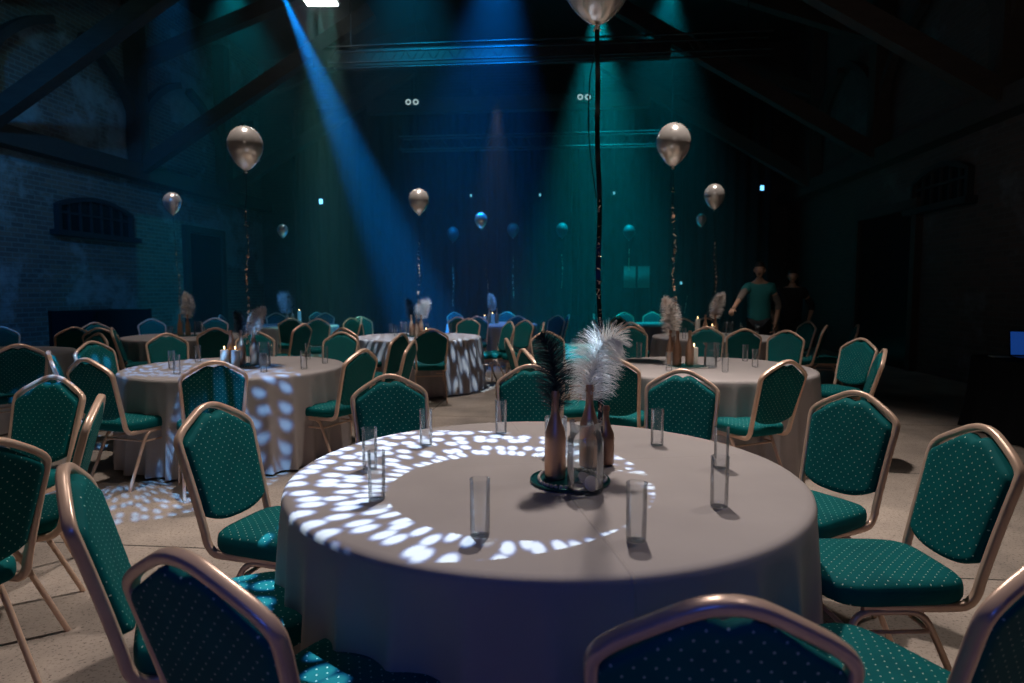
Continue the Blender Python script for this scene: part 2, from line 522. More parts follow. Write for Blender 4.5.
# dark doorway on each long wall
for i, (u0, sgn, va, vb) in enumerate(((UL, 1, 15.0, 16.6), (UR, -1, 11.9, 14.2))):
    root = link('door_%d' % (i + 1), None); tag(root, kind='structure')
    mb = MB(); mb.box(R(u0 + sgn * .03, (va + vb) / 2, 1.4), (.03, (vb - va) / 2, 1.4), Matrix.Rotation(-A, 3, 'Z'))
    link('door_leaf', mb.mesh('leaf', 'window_dark', False), root)
    mb = MB()
    for a, b in ((R(u0 + sgn * .06, va, 0), R(u0 + sgn * .06, va, 2.9)), (R(u0 + sgn * .06, vb, 0), R(u0 + sgn * .06, vb, 2.9)), (R(u0 + sgn * .06, va - .08, 2.9), R(u0 + sgn * .06, vb + .08, 2.9))):
        beam(mb, a, b, .06, .08)
    link('door_frame', mb.mesh('dframe', 'dark_timber', False), root)

# black drapes across the far end
def drape(u0, v0, u1, v1, h, z0, lab, nf):
    mb = MB(); n = nf * 8; vs = []; L = math.hypot(u1 - u0, v1 - v0)
    nx, ny = -(v1 - v0) / L, (u1 - u0) / L
    for j in range(5):
        for i in range(n + 1):
            t = i / n
            a = 0.07 * math.sin(2 * PI * nf * t + 0.8 * math.sin(t * 17)) * (0.6 + 0.4 * (1 - j / 4))
            vs.append(R(u0 + (u1 - u0) * t + nx * a, v0 + (v1 - v0) * t + ny * a, z0 + h * j / 4))
    mb.add(vs, [(j * (n + 1) + i, j * (n + 1) + i + 1, (j + 1) * (n + 1) + i + 1, (j + 1) * (n + 1) + i) for j in range(4) for i in range(n)])
    o = link('stage_curtain', mb.mesh('drape', 'curtain_cloth', True, 180))
    tag(o, lab, 'curtain', 'black curtains at the far end')
    md = o.modifiers.new('th', 'SOLIDIFY'); md.thickness = 0.012
drape(-7.6, 17.2, -0.1, 17.2, 6.2, 0.02, 'long black curtain closing the left half of the far end', 26)
drape(0.05, 17.2, 4.9, 17.2, 6.2, 0.02, 'black curtain closing the right half of the far end', 18)

# lighting truss carrying lamps, behind the third row
def box_truss(v, z, u0, u1, lab):
    root = link('lighting_truss', None); tag(root, lab, 'lighting truss', 'metal lighting trusses')
    s = 0.15
    for du, dz in ((-s, -s), (s, -s), (-s, s), (s, s)):
        mb = MB(); mb.sweep([R(u0, v + du, z + dz), R(u1, v + du, z + dz)], ell(.018, .018, 8)); link('chord', mb.mesh('chord', 'truss_metal'), root)
    for dv in (-s, s):
        zig = []; u = u0; k = 0
        while u < u1:
            zig.append(R(u, v + dv, z + (s if k % 2 else -s))); u += .2; k += 1
        mb = MB(); mb.sweep(zig, ell(.009, .009, 6), side=RV)
        link('lattice', mb.mesh('lattice', 'truss_metal', False), root)
    for u in (u0 + .4, u1 - .4):
        mb = MB(); mb.sweep([R(u, v, z + s), R(u, v, ZR)], ell(.012, .012, 6)); link('hanger_cable', mb.mesh('cab', 'truss_metal'), root)
box_truss(12.2, 5.75, -4.6, 3.4, 'silver box truss hanging high across the hall above the haze')
box_truss(15.6, 4.9, -4.2, 2.6, 'lower dim silver truss further back before the curtains')

# ---------------------------------------------------------------- chair
def chair_parts():
    P = {}
    # back frame: crown shaped tube running down into the rails under the seat
    half = [(-.180, .150, .402), (-.183, .02, .402), (-.186, -.130, .402), (-.187, -.178, .408), (-.188, -.207, .440), (-.190, -.222, .50),
            (-.197, -.252, .62), (-.205, -.284, .74), (-.210, -.302, .805), (-.205, -.312, .838), (-.172, -.321, .868), (-.115, -.332, .900),
            (-.060, -.341, .927), (-.025, -.344, .937)]
    pts = half + [(0, -.345, .939)] + [(-x, y, z) for x, y, z in reversed(half)]
    path = smooth_path(pts, 4)
    mb = MB()
    # depth axis = back normal: build frames by hand through fixed reference
    vs, fs = [], []
    prof = rrect(.0125, .015)
    n = len(path); m = len(prof); prev = None
    for i in range(n):
        t = (path[min(i + 1, n - 1)] - path[max(i - 1, 0)]).normalized()
        q = Vector((1 if path[i].x < 0 else -1, 0, 0))            # inward
        nrm = Vector((0, .97, .25))                               # back plane normal
        if path[i].z > .80:
            b = (nrm - t * nrm.dot(t)).normalized()
        else:
            b = (q - t * q.dot(t)).normalized(); b = t.cross(b)
            if b.dot(Vector((0, .8, .6))) < 0: b = -b
        a = t.cross(b)
        for pa, pb in prof: vs.append(path[i] + a * pa + b * pb)
    for i in range(n - 1):
        for k in range(m):
            k2 = (k + 1) % m
            fs.append((i * m + k, i * m + k2, (i + 1) * m + k2, (i + 1) * m + k))
    fs.append(tuple(range(m))); fs.append(tuple((n - 1) * m + k for k in range(m)))
    mb.add(vs, fs)
    P['back_frame'] = mb.mesh('back_frame', 'gold_frame', True, 60)
    # back pad
    mb = MB(); NU, NV = 22, 22
    def by(z): return -.222 - (z - .50) * .278
    def zt(u):
        a = abs(u)
        base = .936 - .102 * min(1, max(0, (a - .12) / .80)) - .004 - (0.03 * max(0, (a - .9) / .1) ** 2)
        if a < .30: base -= .030 * (math.cos(PI * a / .30) * .5 + .5)
        return base
    def zb(u): return .498 + .045 * abs(u) ** 2.6
    def W(v): return .175 + (.203 - .175) * min(1, v * 1.12)
    grid = {}
    vs = []
    for side in (0, 1):
        for i in range(NU + 1):
            for j in range(NV + 1):
                uu = -1 + 2 * i / NU; vv = j / NV
                uu = math.copysign(1 - (1 - abs(uu)) ** 1.3, uu); vv = .5 + math.copysign(.5 * (1 - (1 - abs(2 * vv - 1)) ** 1.4), vv - .5)
                z = zb(uu) + (zt(uu) - zb(uu)) * vv
                x = uu * W(vv)
                e = min(1, (1 - abs(uu)) / .16) ; g = min(1, (1 - abs(2 * vv - 1)) / .10)
                pf = math.sqrt(max(0, 1 - (1 - e) ** 2)) * math.sqrt(max(0, 1 - (1 - g) ** 2))
                y = by(z) + (.008 + .024 * pf if side == 0 else -.004 - .012 * pf)
                grid[side, i, j] = len(vs); vs.append((x, y, z))
    fs = []
    for side in (0, 1):
        for i in range(NU):
            for j in range(NV):
                q = (grid[side, i, j], grid[side, i + 1, j], grid[side, i + 1, j + 1], grid[side, i, j + 1])
                fs.append(q if side == 0 else q[::-1])
    for i in range(NU):
        fs.append((grid[0, i, 0], grid[0, i + 1, 0], grid[1, i + 1, 0], grid[1, i, 0])); fs.append((grid[0, i, NV], grid[0, i + 1, NV], grid[1, i + 1, NV], grid[1, i, NV]))
    for j in range(NV):
        fs.append((grid[0, 0, j], grid[0, 0, j + 1], grid[1, 0, j + 1], grid[1, 0, j])); fs.append((grid[0, NU, j], grid[0, NU, j + 1], grid[1, NU, j + 1], grid[1, NU, j]))
    mb.add(vs, fs)
    P['backrest'] = mb.mesh('backrest', 'back_fabric', True, 70)
    # seat
    mb = MB(); n = 48; vs = []; fs = []
    rings = [(.90, .412), (.975, .416), (1.0, .430), (1.0, .455), (.985, .472), (.94, .483), (.80, .490), (.5, .494), (.2, .495)]
    for s_, z in rings:
        for k in range(n):
            t = 2 * PI * k / n; c, d = math.cos(t), math.sin(t)
            x = .212 * math.copysign(abs(c) ** .42, c); y = .225 * math.copysign(abs(d) ** .42, d)
            x *= 1 + .05 * (y / .225)
            if y > 0: y += .018 * (1 - (x / .22) ** 2)
            vs.append((x * s_, y * s_ + .02, z))
    for i in range(len(rings) - 1):
        for k in range(n):
            k2 = (k + 1) % n
            fs.append((i * n + k, i * n + k2, (i + 1) * n + k2, (i + 1) * n + k))
    fs.append(tuple(range(n - 1, -1, -1))); fs.append(tuple((len(rings) - 1) * n + k for k in range(n)))
    mb.add(vs, fs)
    P['seat'] = mb.mesh('seat', 'seat_fabric', True, 60)
    # legs
    for sgn in (-1, 1):
        mb = MB()
        mb.sweep(smooth_path([(sgn * .205, .215, .0), (sgn * .198, .200, .20), (sgn * .192, .188, .335), (sgn * .190, .172, .372), (sgn * .188, .135, .388), (sgn * .186, .06, .389)], 4), ell(.0115, .0115, 10))
        P['leg', sgn, 0] = mb.mesh('leg', 'gold_frame')
        mb = MB()
        mb.sweep(smooth_path([(sgn * .205, -.215, .0), (sgn * .198, -.135, .18), (sgn * .192, -.065, .335), (sgn * .190, -.038, .372), (sgn * .188, -.005, .388), (sgn * .186, .06, .389)], 4), ell(.0115, .0115, 10))
        P['leg', sgn, 1] = mb.mesh('leg', 'gold_frame')
        mb = MB(); mb.sweep([(sgn * .192, .192, .325), (sgn * .192, -.066, .325)], ell(.007, .007, 8)); P['stretcher', sgn] = mb.mesh('stretcher', 'gold_frame')
    for i, (y, z) in enumerate(((.192, .325), (-.066, .325))):
        mb = MB(); mb.sweep([(-.192, y, z), (.192, y, z)], ell(.008, .008, 8)); P['cross_bar', i] = mb.mesh('cross_bar', 'gold_frame')
    return P
CP = chair_parts()
def first_chair():
    root = link('banquet_chair', None)
    link('seat', CP['seat'], root); link('backrest', CP['backrest'], root); link('back_frame', CP['back_frame'], root)
    for s in (-1, 1):
        link('leg', CP['leg', s, 0], root); link('leg', CP['leg', s, 1], root); link('stretcher', CP['stretcher', s], root)
    link('cross_bar', CP['cross_bar', 0], root); link('cross_bar', CP['cross_bar', 1], root)
    return root
CHAIR0 = first_chair(); used0 = [False]
CHAIR_TOP = .93; BACK_OFF = .345

def place_chair(px, py, face, label, group, dist=None):
    """px,py: middle of the top of the back; face: 0 faces the camera, 90 faces picture-left, 180 away, -90 right"""
    p = at(px, py, CHAIR_TOP) if dist is None else gd(px, dist, CHAIR_TOP)
    los = math.atan2(-p.y, -p.x)                       # direction towards the camera
    ang = los - math.radians(face)                     # facing direction
    # turning clockwise seen from above moves the facing to picture-left when starting from the camera direction
    yaw = ang - PI / 2
    fw = Vector((math.cos(ang), math.sin(ang), 0))
    o = CHAIR0 if not used0[0] else copy_tree(CHAIR0)
    used0[0] = True
    o.location = (p.x + fw.x * BACK_OFF, p.y + fw.y * BACK_OFF, 0)
    o.rotation_euler = (0, 0, yaw); o.scale = (.95, 1, .99)
    tag(o, label, 'chair', group)
    return o

# ---------------------------------------------------------------- tables
TAB = {}
def table(key, c, lab, seed):
    rnd = random.Random(seed)
    root = link('round_table', None, loc=(c.x, c.y, 0))
    tag(root, 'round folding table under the grey cloth, ' + lab, 'table', 'round banquet tables')
    mb = MB(); mb.lathe([(.85, .715), (.87, .72), (.87, .74), (.85, .744)], 64); link('tabletop', mb.mesh('top', 'ply'), root)
    for k in range(4):
        a = PI / 4 + k * PI / 2
        mb = MB(); mb.sweep([(.5 * math.cos(a), .5 * math.sin(a), 0), (.5 * math.cos(a), .5 * math.sin(a), .715)], ell(.015, .015, 8)); link('leg', mb.mesh('leg', 'black_metal'), root)
    n = 360; vs = []; fs = []
    NFo = rnd.choice((29, 31, 33)); ph = rnd.random() * 6
    rings = [(0.0, .7472), (.3, .7478), (.6, .7482), (.8, .7482), (.86, .7480), (.880, .7455), (.890, .738), (.894, .725)]
    for k in range(24): rings.append((.895, .725 - .705 * (k + 1) / 24))
    def fold(a):
        return math.sin(NFo * a + ph + 1.1 * math.sin(2 * a + ph) + .7 * math.sin(5 * a + 1.3 * ph))
    for r, z in rings:
        for k in range(n):
            a = 2 * PI * k / n; rr = r
            if z < .73:
                t = (.725 - z) / .705; t = max(0, t)
                f = fold(a)
                rr = r + .010 * t + (.046 * t ** .8) * (f * .5 + .6 * max(0, f) ** 3) + .012 * t * math.sin(9 * a + 2 * ph)
            vs.append((rr * math.cos(a), rr * math.sin(a), z if r > 0 else .7472))
    for i in range(len(rings) - 1):
        for k in range(n):
            k2 = (k + 1) % n; fs.append((i * n + k, i * n + k2, (i + 1) * n + k2, (i + 1) * n + k))
    mb = MB(); mb.add(vs, fs)
    me = mb.mesh('cloth', 'table_linen', True, 180)
    bm = bmesh.new(); bm.from_mesh(me); bmesh.ops.remove_doubles(bm, verts=bm.verts, dist=1e-6); bm.to_mesh(me); bm.free()
    o = link('tablecloth', me, loc=(c.x, c.y, 0), rz=rnd.random() * .3 - .1)
    tag(o, 'grey linen cloth falling in folds over ' + lab, 'tablecloth', 'grey tablecloths')
    TAB[key] = (c, lab)
NAMES = {'T0': 'the large front table', 'T1': 'the speckle-lit table on the left', 'T2': 'the right hand table',
         'T3': 'the middle table further back', 'T4': 'the far left table', 'T5': 'the blue-lit table far back',
         'T6': 'the farthest central table', 'T7': 'the table the teal-shirted person tends', 'T8': 'the table at the left edge',
         'T9': 'the table at the near left corner', 'T10': 'the dim table at back right'}
TC = {'T0': Vector((.115, 2.30, 0)), 'T1': gd(240, 5.55), 'T2': gd(702, 5.50), 'T3': gd(419, 9.2), 'T4': gd(192, 9.3),
      'T5': gd(291, 12.2), 'T6': gd(492, 12.8), 'T7': gd(715, 9.2), 'T8': gd(-22, 6.7), 'T9': Vector((-3.25, 2.35, 0)), 'T10': gd(666, 12.6)}
for i, k in enumerate(TC): table(k, TC[k], NAMES[k], 11 + i)

# ---------------------------------------------------------------- chairs: (table, px, py, face, look)
CH = [
 # ring of the large front table
 ('T0', 388, 376, -14, None, 'dotted teal chair facing us behind the front table, left of the feathers'),
 ('T0', 530, 366, -2, None, 'dotted teal chair facing us half hidden behind the black feather'),
 ('T0', 683, 371, 8, None, 'dotted teal chair facing us just right of the white feather'),
 ('T0', 858, 393, 32, None, 'dotted chair right of the front table, whole back seen, turned left'),
 ('T0', 985, 428, 52, None, 'chair at the right edge with big dotted seat tucked against front tablecloth'),
 ('T0', 1072, 545, 112, None, 'chair cut by the bottom right corner, wide dotted seat in view'),
 ('T0', 730, 605, 164, None, 'nearest chair at bottom, gold arched top and blue-dark rear panel'),
 ('T0', 178, 557, -124, None, 'bottom left chair with blue dotted rear and lit gold top'),
 ('T0', 64, 469, -82, None, 'narrow side-on dotted chair left of the bottom left chair'),
 ('T0', 208, 405, -48, None, 'tall dotted chair turned right at the left of the front table'),
 # left table
 ('T1', 214, 362, 174, None, 'chair with its dark rear to us before the speckled left cloth'),
 ('T1', 361, 350, 128, None, 'chair right of the speckled table, teal seat and gold legs visible'),
 ('T1', 90, 359, -128, None, 'blue-streaked chair with lit green seat beside the speckled table'),
 ('T1', 48, 352, -88, None, 'thin side-on chair beyond the left end of the speckled table'),
 ('T1', 91, 342, -42, None, 'chair facing us with blue and teal light, behind the blue-streaked chair'),
 ('T1', 166, 334, -12, None, 'bright green chair facing us over the speckled table, its left part'),
 ('T1', 255, 332, 0, None, 'chair facing us behind the copper bottles of the speckled table'),
 ('T1', 342, 327, 24, 7.2, 'dark teal chair behind the right end of the speckled table'),
 ('T1', 402, 334, 118, None, 'dark slanted chair left of a second side-on chair in the aisle'),
 ('T1', 414, 341, 104, None, 'side-on chair in the aisle showing a narrow teal rear pad'),
 # right table
 ('T2', 610, 357, -164, None, 'dark rear of a chair half hidden behind the white feather'),
 ('T2', 782, 360, 132, None, 'chair with black rear and teal seat before the right hand table'),
 ('T2', 523, 350, -110, None, 'dark chair showing behind the tip of the black feather'),
 ('T2', 506, 339, -98, None, 'side-on chair in the aisle left of the black feather'),
 ('T2', 631, 327, -10, None, 'teal chair facing us at the back left of the right hand table'),
 ('T2', 714, 327, 0, None, 'teal chair facing us behind the bottles of the right hand table'),
 ('T2', 787, 331, 16, None, 'teal chair facing us at the back right of the right hand table'),
 ('T2', 862, 339, 42, None, 'dark teal chair right of the right table, tall back turned left'),
 ('T2', 885, 350, 84, None, 'edge-on chair, only a gold rim, right of the right hand table'),
 ('T2', 546, 332, -22, None, 'bright teal chair facing us above the black feather'),
 # centre back
 ('T3', 430, 328, 176, 7.95, None), ('T3', 502, 322, 66, None, None), ('T3', 355, 317, -22, None, None),
 ('T3', 351, 309, -40, 11.0, None), ('T3', 367, 309, 84, 11.2, None), ('T3', 349, 325, -140, 8.1, None),
 ('T3', 469, 313, 16, 10.9, None), ('T3', 515, 317, 46, 9.9, None), ('T3', 527, 318, 88, 9.6, None),
 # far left
 ('T4', 136, 327, -158, None, None), ('T4', 215, 324, 178, 8.0, None), ('T4', 151, 318, -14, 10.6, None),
 ('T4', 215, 316, 6, 11.0, None), ('T4', 115, 331, -84, 8.3, None),
 # left edge
 ('T8', 18, 345, 176, None, None), ('T8', 74, 325, 160, 8.2, None), ('T8', 94, 321, -20, 9.4, None), ('T8', 96, 337, 60, 7.0, None),
 ('T8', 0, 331, 8, 8.3, None),
 ('T9', 54, 377, 44, None, 'dotted chair on the left, dark tall back, above two green seats'),
 ('T9', 101, 397, 97, None, 'edge-on thick gold framed chair standing left of the tall dotted chair'),
 ('T9', -14, 442, 150, None, 'chair cut by the left edge, only gold rim and dark pad seen'),
 # blue lit table
 ('T5', 318, 319, 12, None, None), ('T5', 304, 324, 128, None, None), ('T5', 311, 313, -30, None, None),
 ('T5', 323, 308, 20, 13.6, None), ('T5', 276, 309, -14, 13.6, None), ('T5', 237, 311, -75, 12.3, None), ('T5', 291, 316, 178, 11.0, None),
 # farthest centre
 ('T6', 454, 308, -34, 14.0, None), ('T6', 467, 312, -160, 11.6, None), ('T6', 475, 313, 6, 11.9, None),
 ('T6', 518, 311, 20, 12.0, None), ('T6', 507, 307, 8, 14.2, None), ('T6', 558, 310, 42, 12.2, None), ('T6', 569, 308, 82, 12.6, None),
 # right back
 ('T7', 642, 323, -150, None, None), ('T7', 733, 324, 168, 8.0, None), ('T7', 763, 313, 14, 10.8, None),
 ('T7', 809, 314, 52, 9.8, None), ('T7', 806, 322, 98, 8.8, None), ('T7', 839, 319, 84, 8.8, None), ('T7', 686, 312, -8, 10.8, None),
 ('T7', 703, 313, -2, 11.0, None),
 # dim right
 ('T10', 613, 316, -46, 11.6, None), ('T10', 603, 318, -96, 11.2, None), ('T10', 620, 309, -86, 12.8, None),
 ('T10', 634, 309, -22, 13.9, None), ('T10', 652, 313, 4, 13.6, None),
]
GR = {k: 'banquet chairs around ' + v for k, v in NAMES.items()}
INFO = {}
for c in CH:
    o = place_chair(c[1], c[2], c[3], c[5] or 'chair', GR[c[0]], c[4]); INFO[o] = c
CHAIRS = [o for o in COL.objects if o.get('category') == 'chair']
orig = {o.name: o.location.copy() for o in CHAIRS}
for it in range(60):
    for o in CHAIRS:
        for c in TC.values():
            d = Vector((o.location.x - c.x, o.location.y - c.y, 0))
            fw = Vector((-math.sin(o.rotation_euler.z), math.cos(o.rotation_euler.z), 0))
            lim = 1.07 if o.location.y > 7 else .96
            if 1e-3 < d.length < lim: o.location += d.normalized() * (lim - d.length)
    for i, a in enumerate(CHAIRS):
        for b in CHAIRS[i + 1:]:
            d = a.location - b.location
            if 1e-4 < d.length < .50 and a.location.y > 7 and b.location.y > 7:
                m = d.normalized() * (.50 - d.length) * .5
                a.location += m; b.location -= m
for k, nm in NAMES.items():
    unl = sorted([o for o in CHAIRS if INFO[o][0] == k and INFO[o][5] is None], key=lambda o: o.location.x / o.location.y)
    for i, o in enumerate(unl):
        f = abs(INFO[o][3])
        look_ = 'teal chair facing us' if f < 45 else ('side-on teal chair' if f < 120 else 'chair seen from behind')
        o['label'] = '%s, %s around %s' % (look_, ORD[i], nm)
# ---------------------------------------------------------------- table ware
def glass_mesh():
    mb = MB(); mb.lathe([(.0235, 0), (.0255, .002), (.0262, .010), (.0268, .147), (.0277, .1495), (.0272, .1515), (.0258, .1510), (.0255, .147), (.0243, .016), (.023, .012), (.001, .011)], 28)
    return mb.mesh('drinking_glass', 'clear_glass', True, 50)
GM = glass_mesh(); GM0 = link('drinking_glass', GM); g_used = [False]
ZT = .749
def put_glass(p, label, group):
    o = GM0 if not g_used[0] else GM0.copy()
    if g_used[0]: COL.objects.link(o)
    g_used[0] = True
    o.location = (p.x, p.y, ZT); tag(o, label, 'drinking glass', group)
GL = {
 'T0': [(370, 469, 'empty straight glass, rear one of the close pair on the speckled cloth'),
        (377, 499, 'empty straight glass, nearer one of the close pair on the speckled cloth'),
        (426, 445, 'straight glass at the upper left rim of the front table'),
        (501, 433, 'straight glass at the back rim of the front table, left of feathers'),
        (480, 535, 'straight glass standing alone near the front middle of the table'),
        (636, 540, 'straight glass just right of and before the pitcher on front table'),
        (657, 445, 'straight glass at the back rim, right of the white feather'),
        (721, 468, 'rear glass of the pair at the right of the front table'),
        (719, 506, 'nearer glass of the pair at the right of the front table')],
 'T1': [(172, 369), (177, 374), (198, 362), (264, 372), (304, 369), (308, 359), (325, 363), (287, 353)],
 'T2': [(639, 358), (669, 371), (716, 358), (725, 372), (745, 361), (755, 367)],
 'T3': [(388, 333), (396, 336), (431, 331), (448, 334), (460, 332)],
 'T4': [(171, 337), (203, 336), (236, 333), (218, 341)],
 'T7': [(747, 333), (757, 335), (668, 334), (684, 339)],
}
for k, lst in GL.items():
    lst = sorted(lst)
    for i, g in enumerate(lst):
        lab = g[2] if len(g) > 2 else 'small clear glass, %s on %s' % (ORD[i], NAMES[k])
        p = at(g[0], g[1], ZT)
        c = TC[k]; d = Vector((p.x - c.x, p.y - c.y, 0))
        if d.length > .82: p = c + d.normalized() * .82
        put_glass(p, lab, 'straight glasses on ' + NAMES[k])

def bottle_mesh(nm, mat, h=.30, r=.036):
    mb = MB()
    mb.lathe([(.030, 0), (r - .001, .004), (r, .015), (r, .135), (r * .93, .160), (r * .62, .195), (r * .42, .220), (.0135, .240), (.0130, h - .028), (.0155, h - .026), (.0155, h - .012), (.0130, h), (.0105, h), (.0105, h - .03), (.008, h - .05)], 28)
    return mb.mesh(nm, mat, True, 50)
BM1 = bottle_mesh('bottle', 'copper_bottle'); BM2 = bottle_mesh('bottle', 'bottle_brown')

def pitcher(p, yaw, lab):
    root = link('glass_pitcher', None, loc=p, rz=yaw); tag(root, lab, 'pitcher', 'glass water pitchers')
    mb = MB(); n = 32
    prof = [(.045, 0), (.052, .003), (.054, .012), (.054, .150), (.053, .160), (.047, .168), (.0455, .185), (.048, .205), (.049, .210), (.0465, .210), (.0455, .205), (.043, .186), (.0445, .169), (.0503, .158), (.0512, .150), (.0512, .016), (.03, .010), (.002, .010)]
    vs, fs = [], []
    for r, z in prof:
        for k in range(n):
            a = 2 * PI * k / n
            rr = r + (.018 * math.exp(-((min(a, 2 * PI - a)) / .28) ** 2) * max(0, (z - .18) / .03) if z > .18 else 0)
            vs.append((rr * math.cos(a), rr * math.sin(a), z))
    for i in range(len(prof) - 1):
        for k in range(n): fs.append((i * n + k, i * n + (k + 1) % n, (i + 1) * n + (k + 1) % n, (i + 1) * n + k))
    fs.append(tuple(range(n - 1, -1, -1))); fs.append(tuple((len(prof) - 1) * n + k for k in range(n)))
    mb.add(vs, fs); link('vessel', mb.mesh('vessel', 'clear_glass', True, 60), root)
    mb = MB(); mb.sweep(smooth_path([(-.047, 0, .19), (-.075, 0, .196), (-.096, 0, .165), (-.092, 0, .10), (-.072, 0, .062), (-.053, 0, .055)], 5), ell(.005, .0075, 10), side=(0, 1, 0))
    link('handle', mb.mesh('handle', 'clear_glass'), root)
    mb = MB(); mb.lathe([(.002, .0105), (.030, .0105), (.0509, .0165), (.0509, .145), (.002, .145)], 32); link('water', mb.mesh('water', 'water', True, 50), root)
    return root
def disc_mesh(r, t, mat):
    mb = MB(); mb.lathe([(r * .9, 0), (r, t * .3), (r, t * .8), (r * .88, t), (r * .5, t * 1.15), (.002, t * 1.15)], 24); return mb.mesh('slice', mat)
SLICE = disc_mesh(.025, .007, 'slice_pale')

def beads(c, R0, n, r, lab, seed=1):
    rnd = random.Random(seed); mb = MB()
    for k in range(n):
        a = 2 * PI * k / n
        rr = R0 * (1 + .07 * math.sin(3 * a + seed))
        x, y = rr * math.cos(a), rr * math.sin(a)
        mb.lathe([(r * math.sin(PI * q / 6) + 1e-4, r - r * math.cos(PI * q / 6)) for q in range(7)], 8, (x, y, 0))
    o = link('pearl_garland', mb.mesh('pearls', 'pearl'), loc=c); tag(o, lab, 'bead garland', 'pearl garlands on the tables'); return o
def tray(c, r, lab):
    mb = MB(); mb.lathe([(.002, 0), (r * .96, 0), (r, .003), (r, .010), (r * .97, .011), (r * .95, .006), (.002, .006)], 48)
    o = link('round_tray', mb.mesh('tray', 'tray_sequin', True, 40), loc=c); tag(o, lab, 'tray', 'round trays under the centrepieces'); return o
def candle(c, r, h, lab):
    root = link('pillar_candle', None, loc=c); tag(root, lab, 'candle', 'pillar candles')
    mb = MB(); mb.lathe([(r, 0), (r, h * .96), (r * .93, h), (r * .6, h - .004), (.002, h - .006)], 20); link('wax', mb.mesh('wax', 'wax', True, 40), root)
    mb = MB(); mb.sweep([(0, 0, h - .006), (.001, 0, h + .010)], ell(.0012, .0012, 6)); link('wick', mb.mesh('wick', 'rubber'), root)
    mb = MB(); mb.lathe([(.0005, .006), (.004, .011), (.005, .017), (.003, .027), (.0004, .036)], 10, (0, 0, h)); link('flame', mb.mesh('flame', 'flame'), root)
    return root

def feather_mesh(nm, mat, pts, blen, nb, seed, droop=1.0, bw=.0017, spread=.5):
    rnd = random.Random(seed)
    path = smooth_path(pts, 10); n = len(path)
    sh = MB(); sh.sweep(path, ell(.0018, .0018, 6), radii=[1.0 - .8 * i / (n - 1) for i in range(n)])
    mb = MB()
    cum = [0]
    for i in range(1, n): cum.append(cum[-1] + (path[i] - path[i - 1]).length)
    L = cum[-1]
    for b in range(nb):
        s = .16 + .84 * (b / nb)
        i = 0
        while i < n - 2 and cum[i + 1] < s * L: i += 1
        t = (path[i + 1] - path[i]).normalized()
        p0 = path[i].lerp(path[i + 1], (s * L - cum[i]) / max(1e-6, cum[i + 1] - cum[i]))
        prof = math.sin(PI * min(1, ((s - .16) / .84) * .80 + .18)) ** .55
        side0 = t.cross(Vector((0, 1, 0)))
        if side0.length < .1: side0 = Vector((1, 0, 0))
        side0.normalize()
        for sd in (-1, 1):
            ln = blen * prof * rnd.uniform(.72, 1.08)
            yaw = rnd.gauss(0, spread)
            d = (side0 * sd * math.cos(yaw) + Vector((0, 1, 0)) * math.sin(yaw)).normalized()
            d = (d * rnd.uniform(.75, 1.0) + t * rnd.uniform(.35, .95)).normalized()
            p = p0.copy(); q = d.copy(); segs = 6; strip = [p.copy()]
            for k in range(segs):
                p = p + q * (ln / segs); strip.append(p.copy())
                q = (q + Vector((rnd.gauss(0, .07), rnd.gauss(0, .07), -.17 * droop + rnd.gauss(0, .05)))).normalized()
            wdir = q.cross(Vector((rnd.gauss(0, 1), rnd.gauss(0, 1), rnd.gauss(0, 1)))).normalized()
            vs = []
            for k, pp in enumerate(strip):
                w = bw * (1 - .75 * k / segs); vs += [pp - wdir * w, pp + wdir * w]
            mb.add(vs, [(2 * k, 2 * k + 1, 2 * k + 3, 2 * k + 2) for k in range(segs)])
    me = mb.mesh(nm, mat, False)
    return sh.mesh('quill', mat), me
FW = feather_mesh('plume', 'feather_white', [(0, 0, -.14), (0.002, 0, 0), (.012, 0, .07), (.03, -.005, .13), (.062, -.01, .175), (.10, -.015, .185), (.13, -.02, .165)], .135, 560, 3, 1.15)
FB = feather_mesh('plume', 'feather_black', [(0, 0, -.13), (0, 0, 0), (-.006, 0, .07), (-.018, 0, .13), (-.035, 0, .175), (-.055, -.01, .20)], .085, 380, 4, .5)
FG = feather_mesh('plume', 'feather_grey', [(0, 0, -.12), (0, 0, 0), (.0, 0, .08), (.008, 0, .16), (.03, 0, .22), (.06, 0, .25)], .095, 330, 5, .9, .0034)
def feather(kind, c, yaw, sc_, lab, tilt=0):
    me = {'w': FW, 'b': FB, 'g': FG}[kind]
    root = link('ostrich_feather', None, loc=c, rz=yaw); root.scale = (sc_,) * 3; root.rotation_euler = (0, tilt, yaw)
    tag(root, lab, 'feather', 'ostrich feathers in the bottles')
    link('quill', me[0], root); link('plume', me[1], root)

def bottle(kind, c, lab):
    o = link('bottle', BM1 if kind == 'c' else BM2, loc=c); tag(o, lab, 'bottle', 'copper bottles on the tables'); return o

# front centrepiece
c0 = at(570, 481, ZT)
tray(Vector((c0.x, c0.y, ZT)), .135, 'round dark teal tray under the bottles on the front table')
zt_ = ZT + .006
b1 = at(555, 478, zt_); bottle('c', b1, 'tall copper bottle holding the black feather on the front table')
b2 = at(589, 466, zt_); bottle('c', b2, 'copper bottle holding the white feather behind the front pitcher')
b3 = at(603, 465, zt_) + Vector((.012, .02, 0)); b3o = bottle('b', b3 - Vector((0, 0, .0)), 'short brown bottle half hidden right of the front pitcher'); b3o.scale = (.85, .85, .72)
feather('b', (b1.x, b1.y, b1.z + .30), 0, .95, 'black ostrich feather in the copper bottle on front table')
feather('w', (b2.x, b2.y, b2.z + .30), -.1, .88, 'big white ostrich feather in the front table bottle')
pp = at(585, 491, ZT); pitcher(Vector((pp.x, pp.y, ZT)), -1.9, 'glass pitcher of water at the front of the centrepiece, front table').scale = (1.08, 1.08, 1.08)
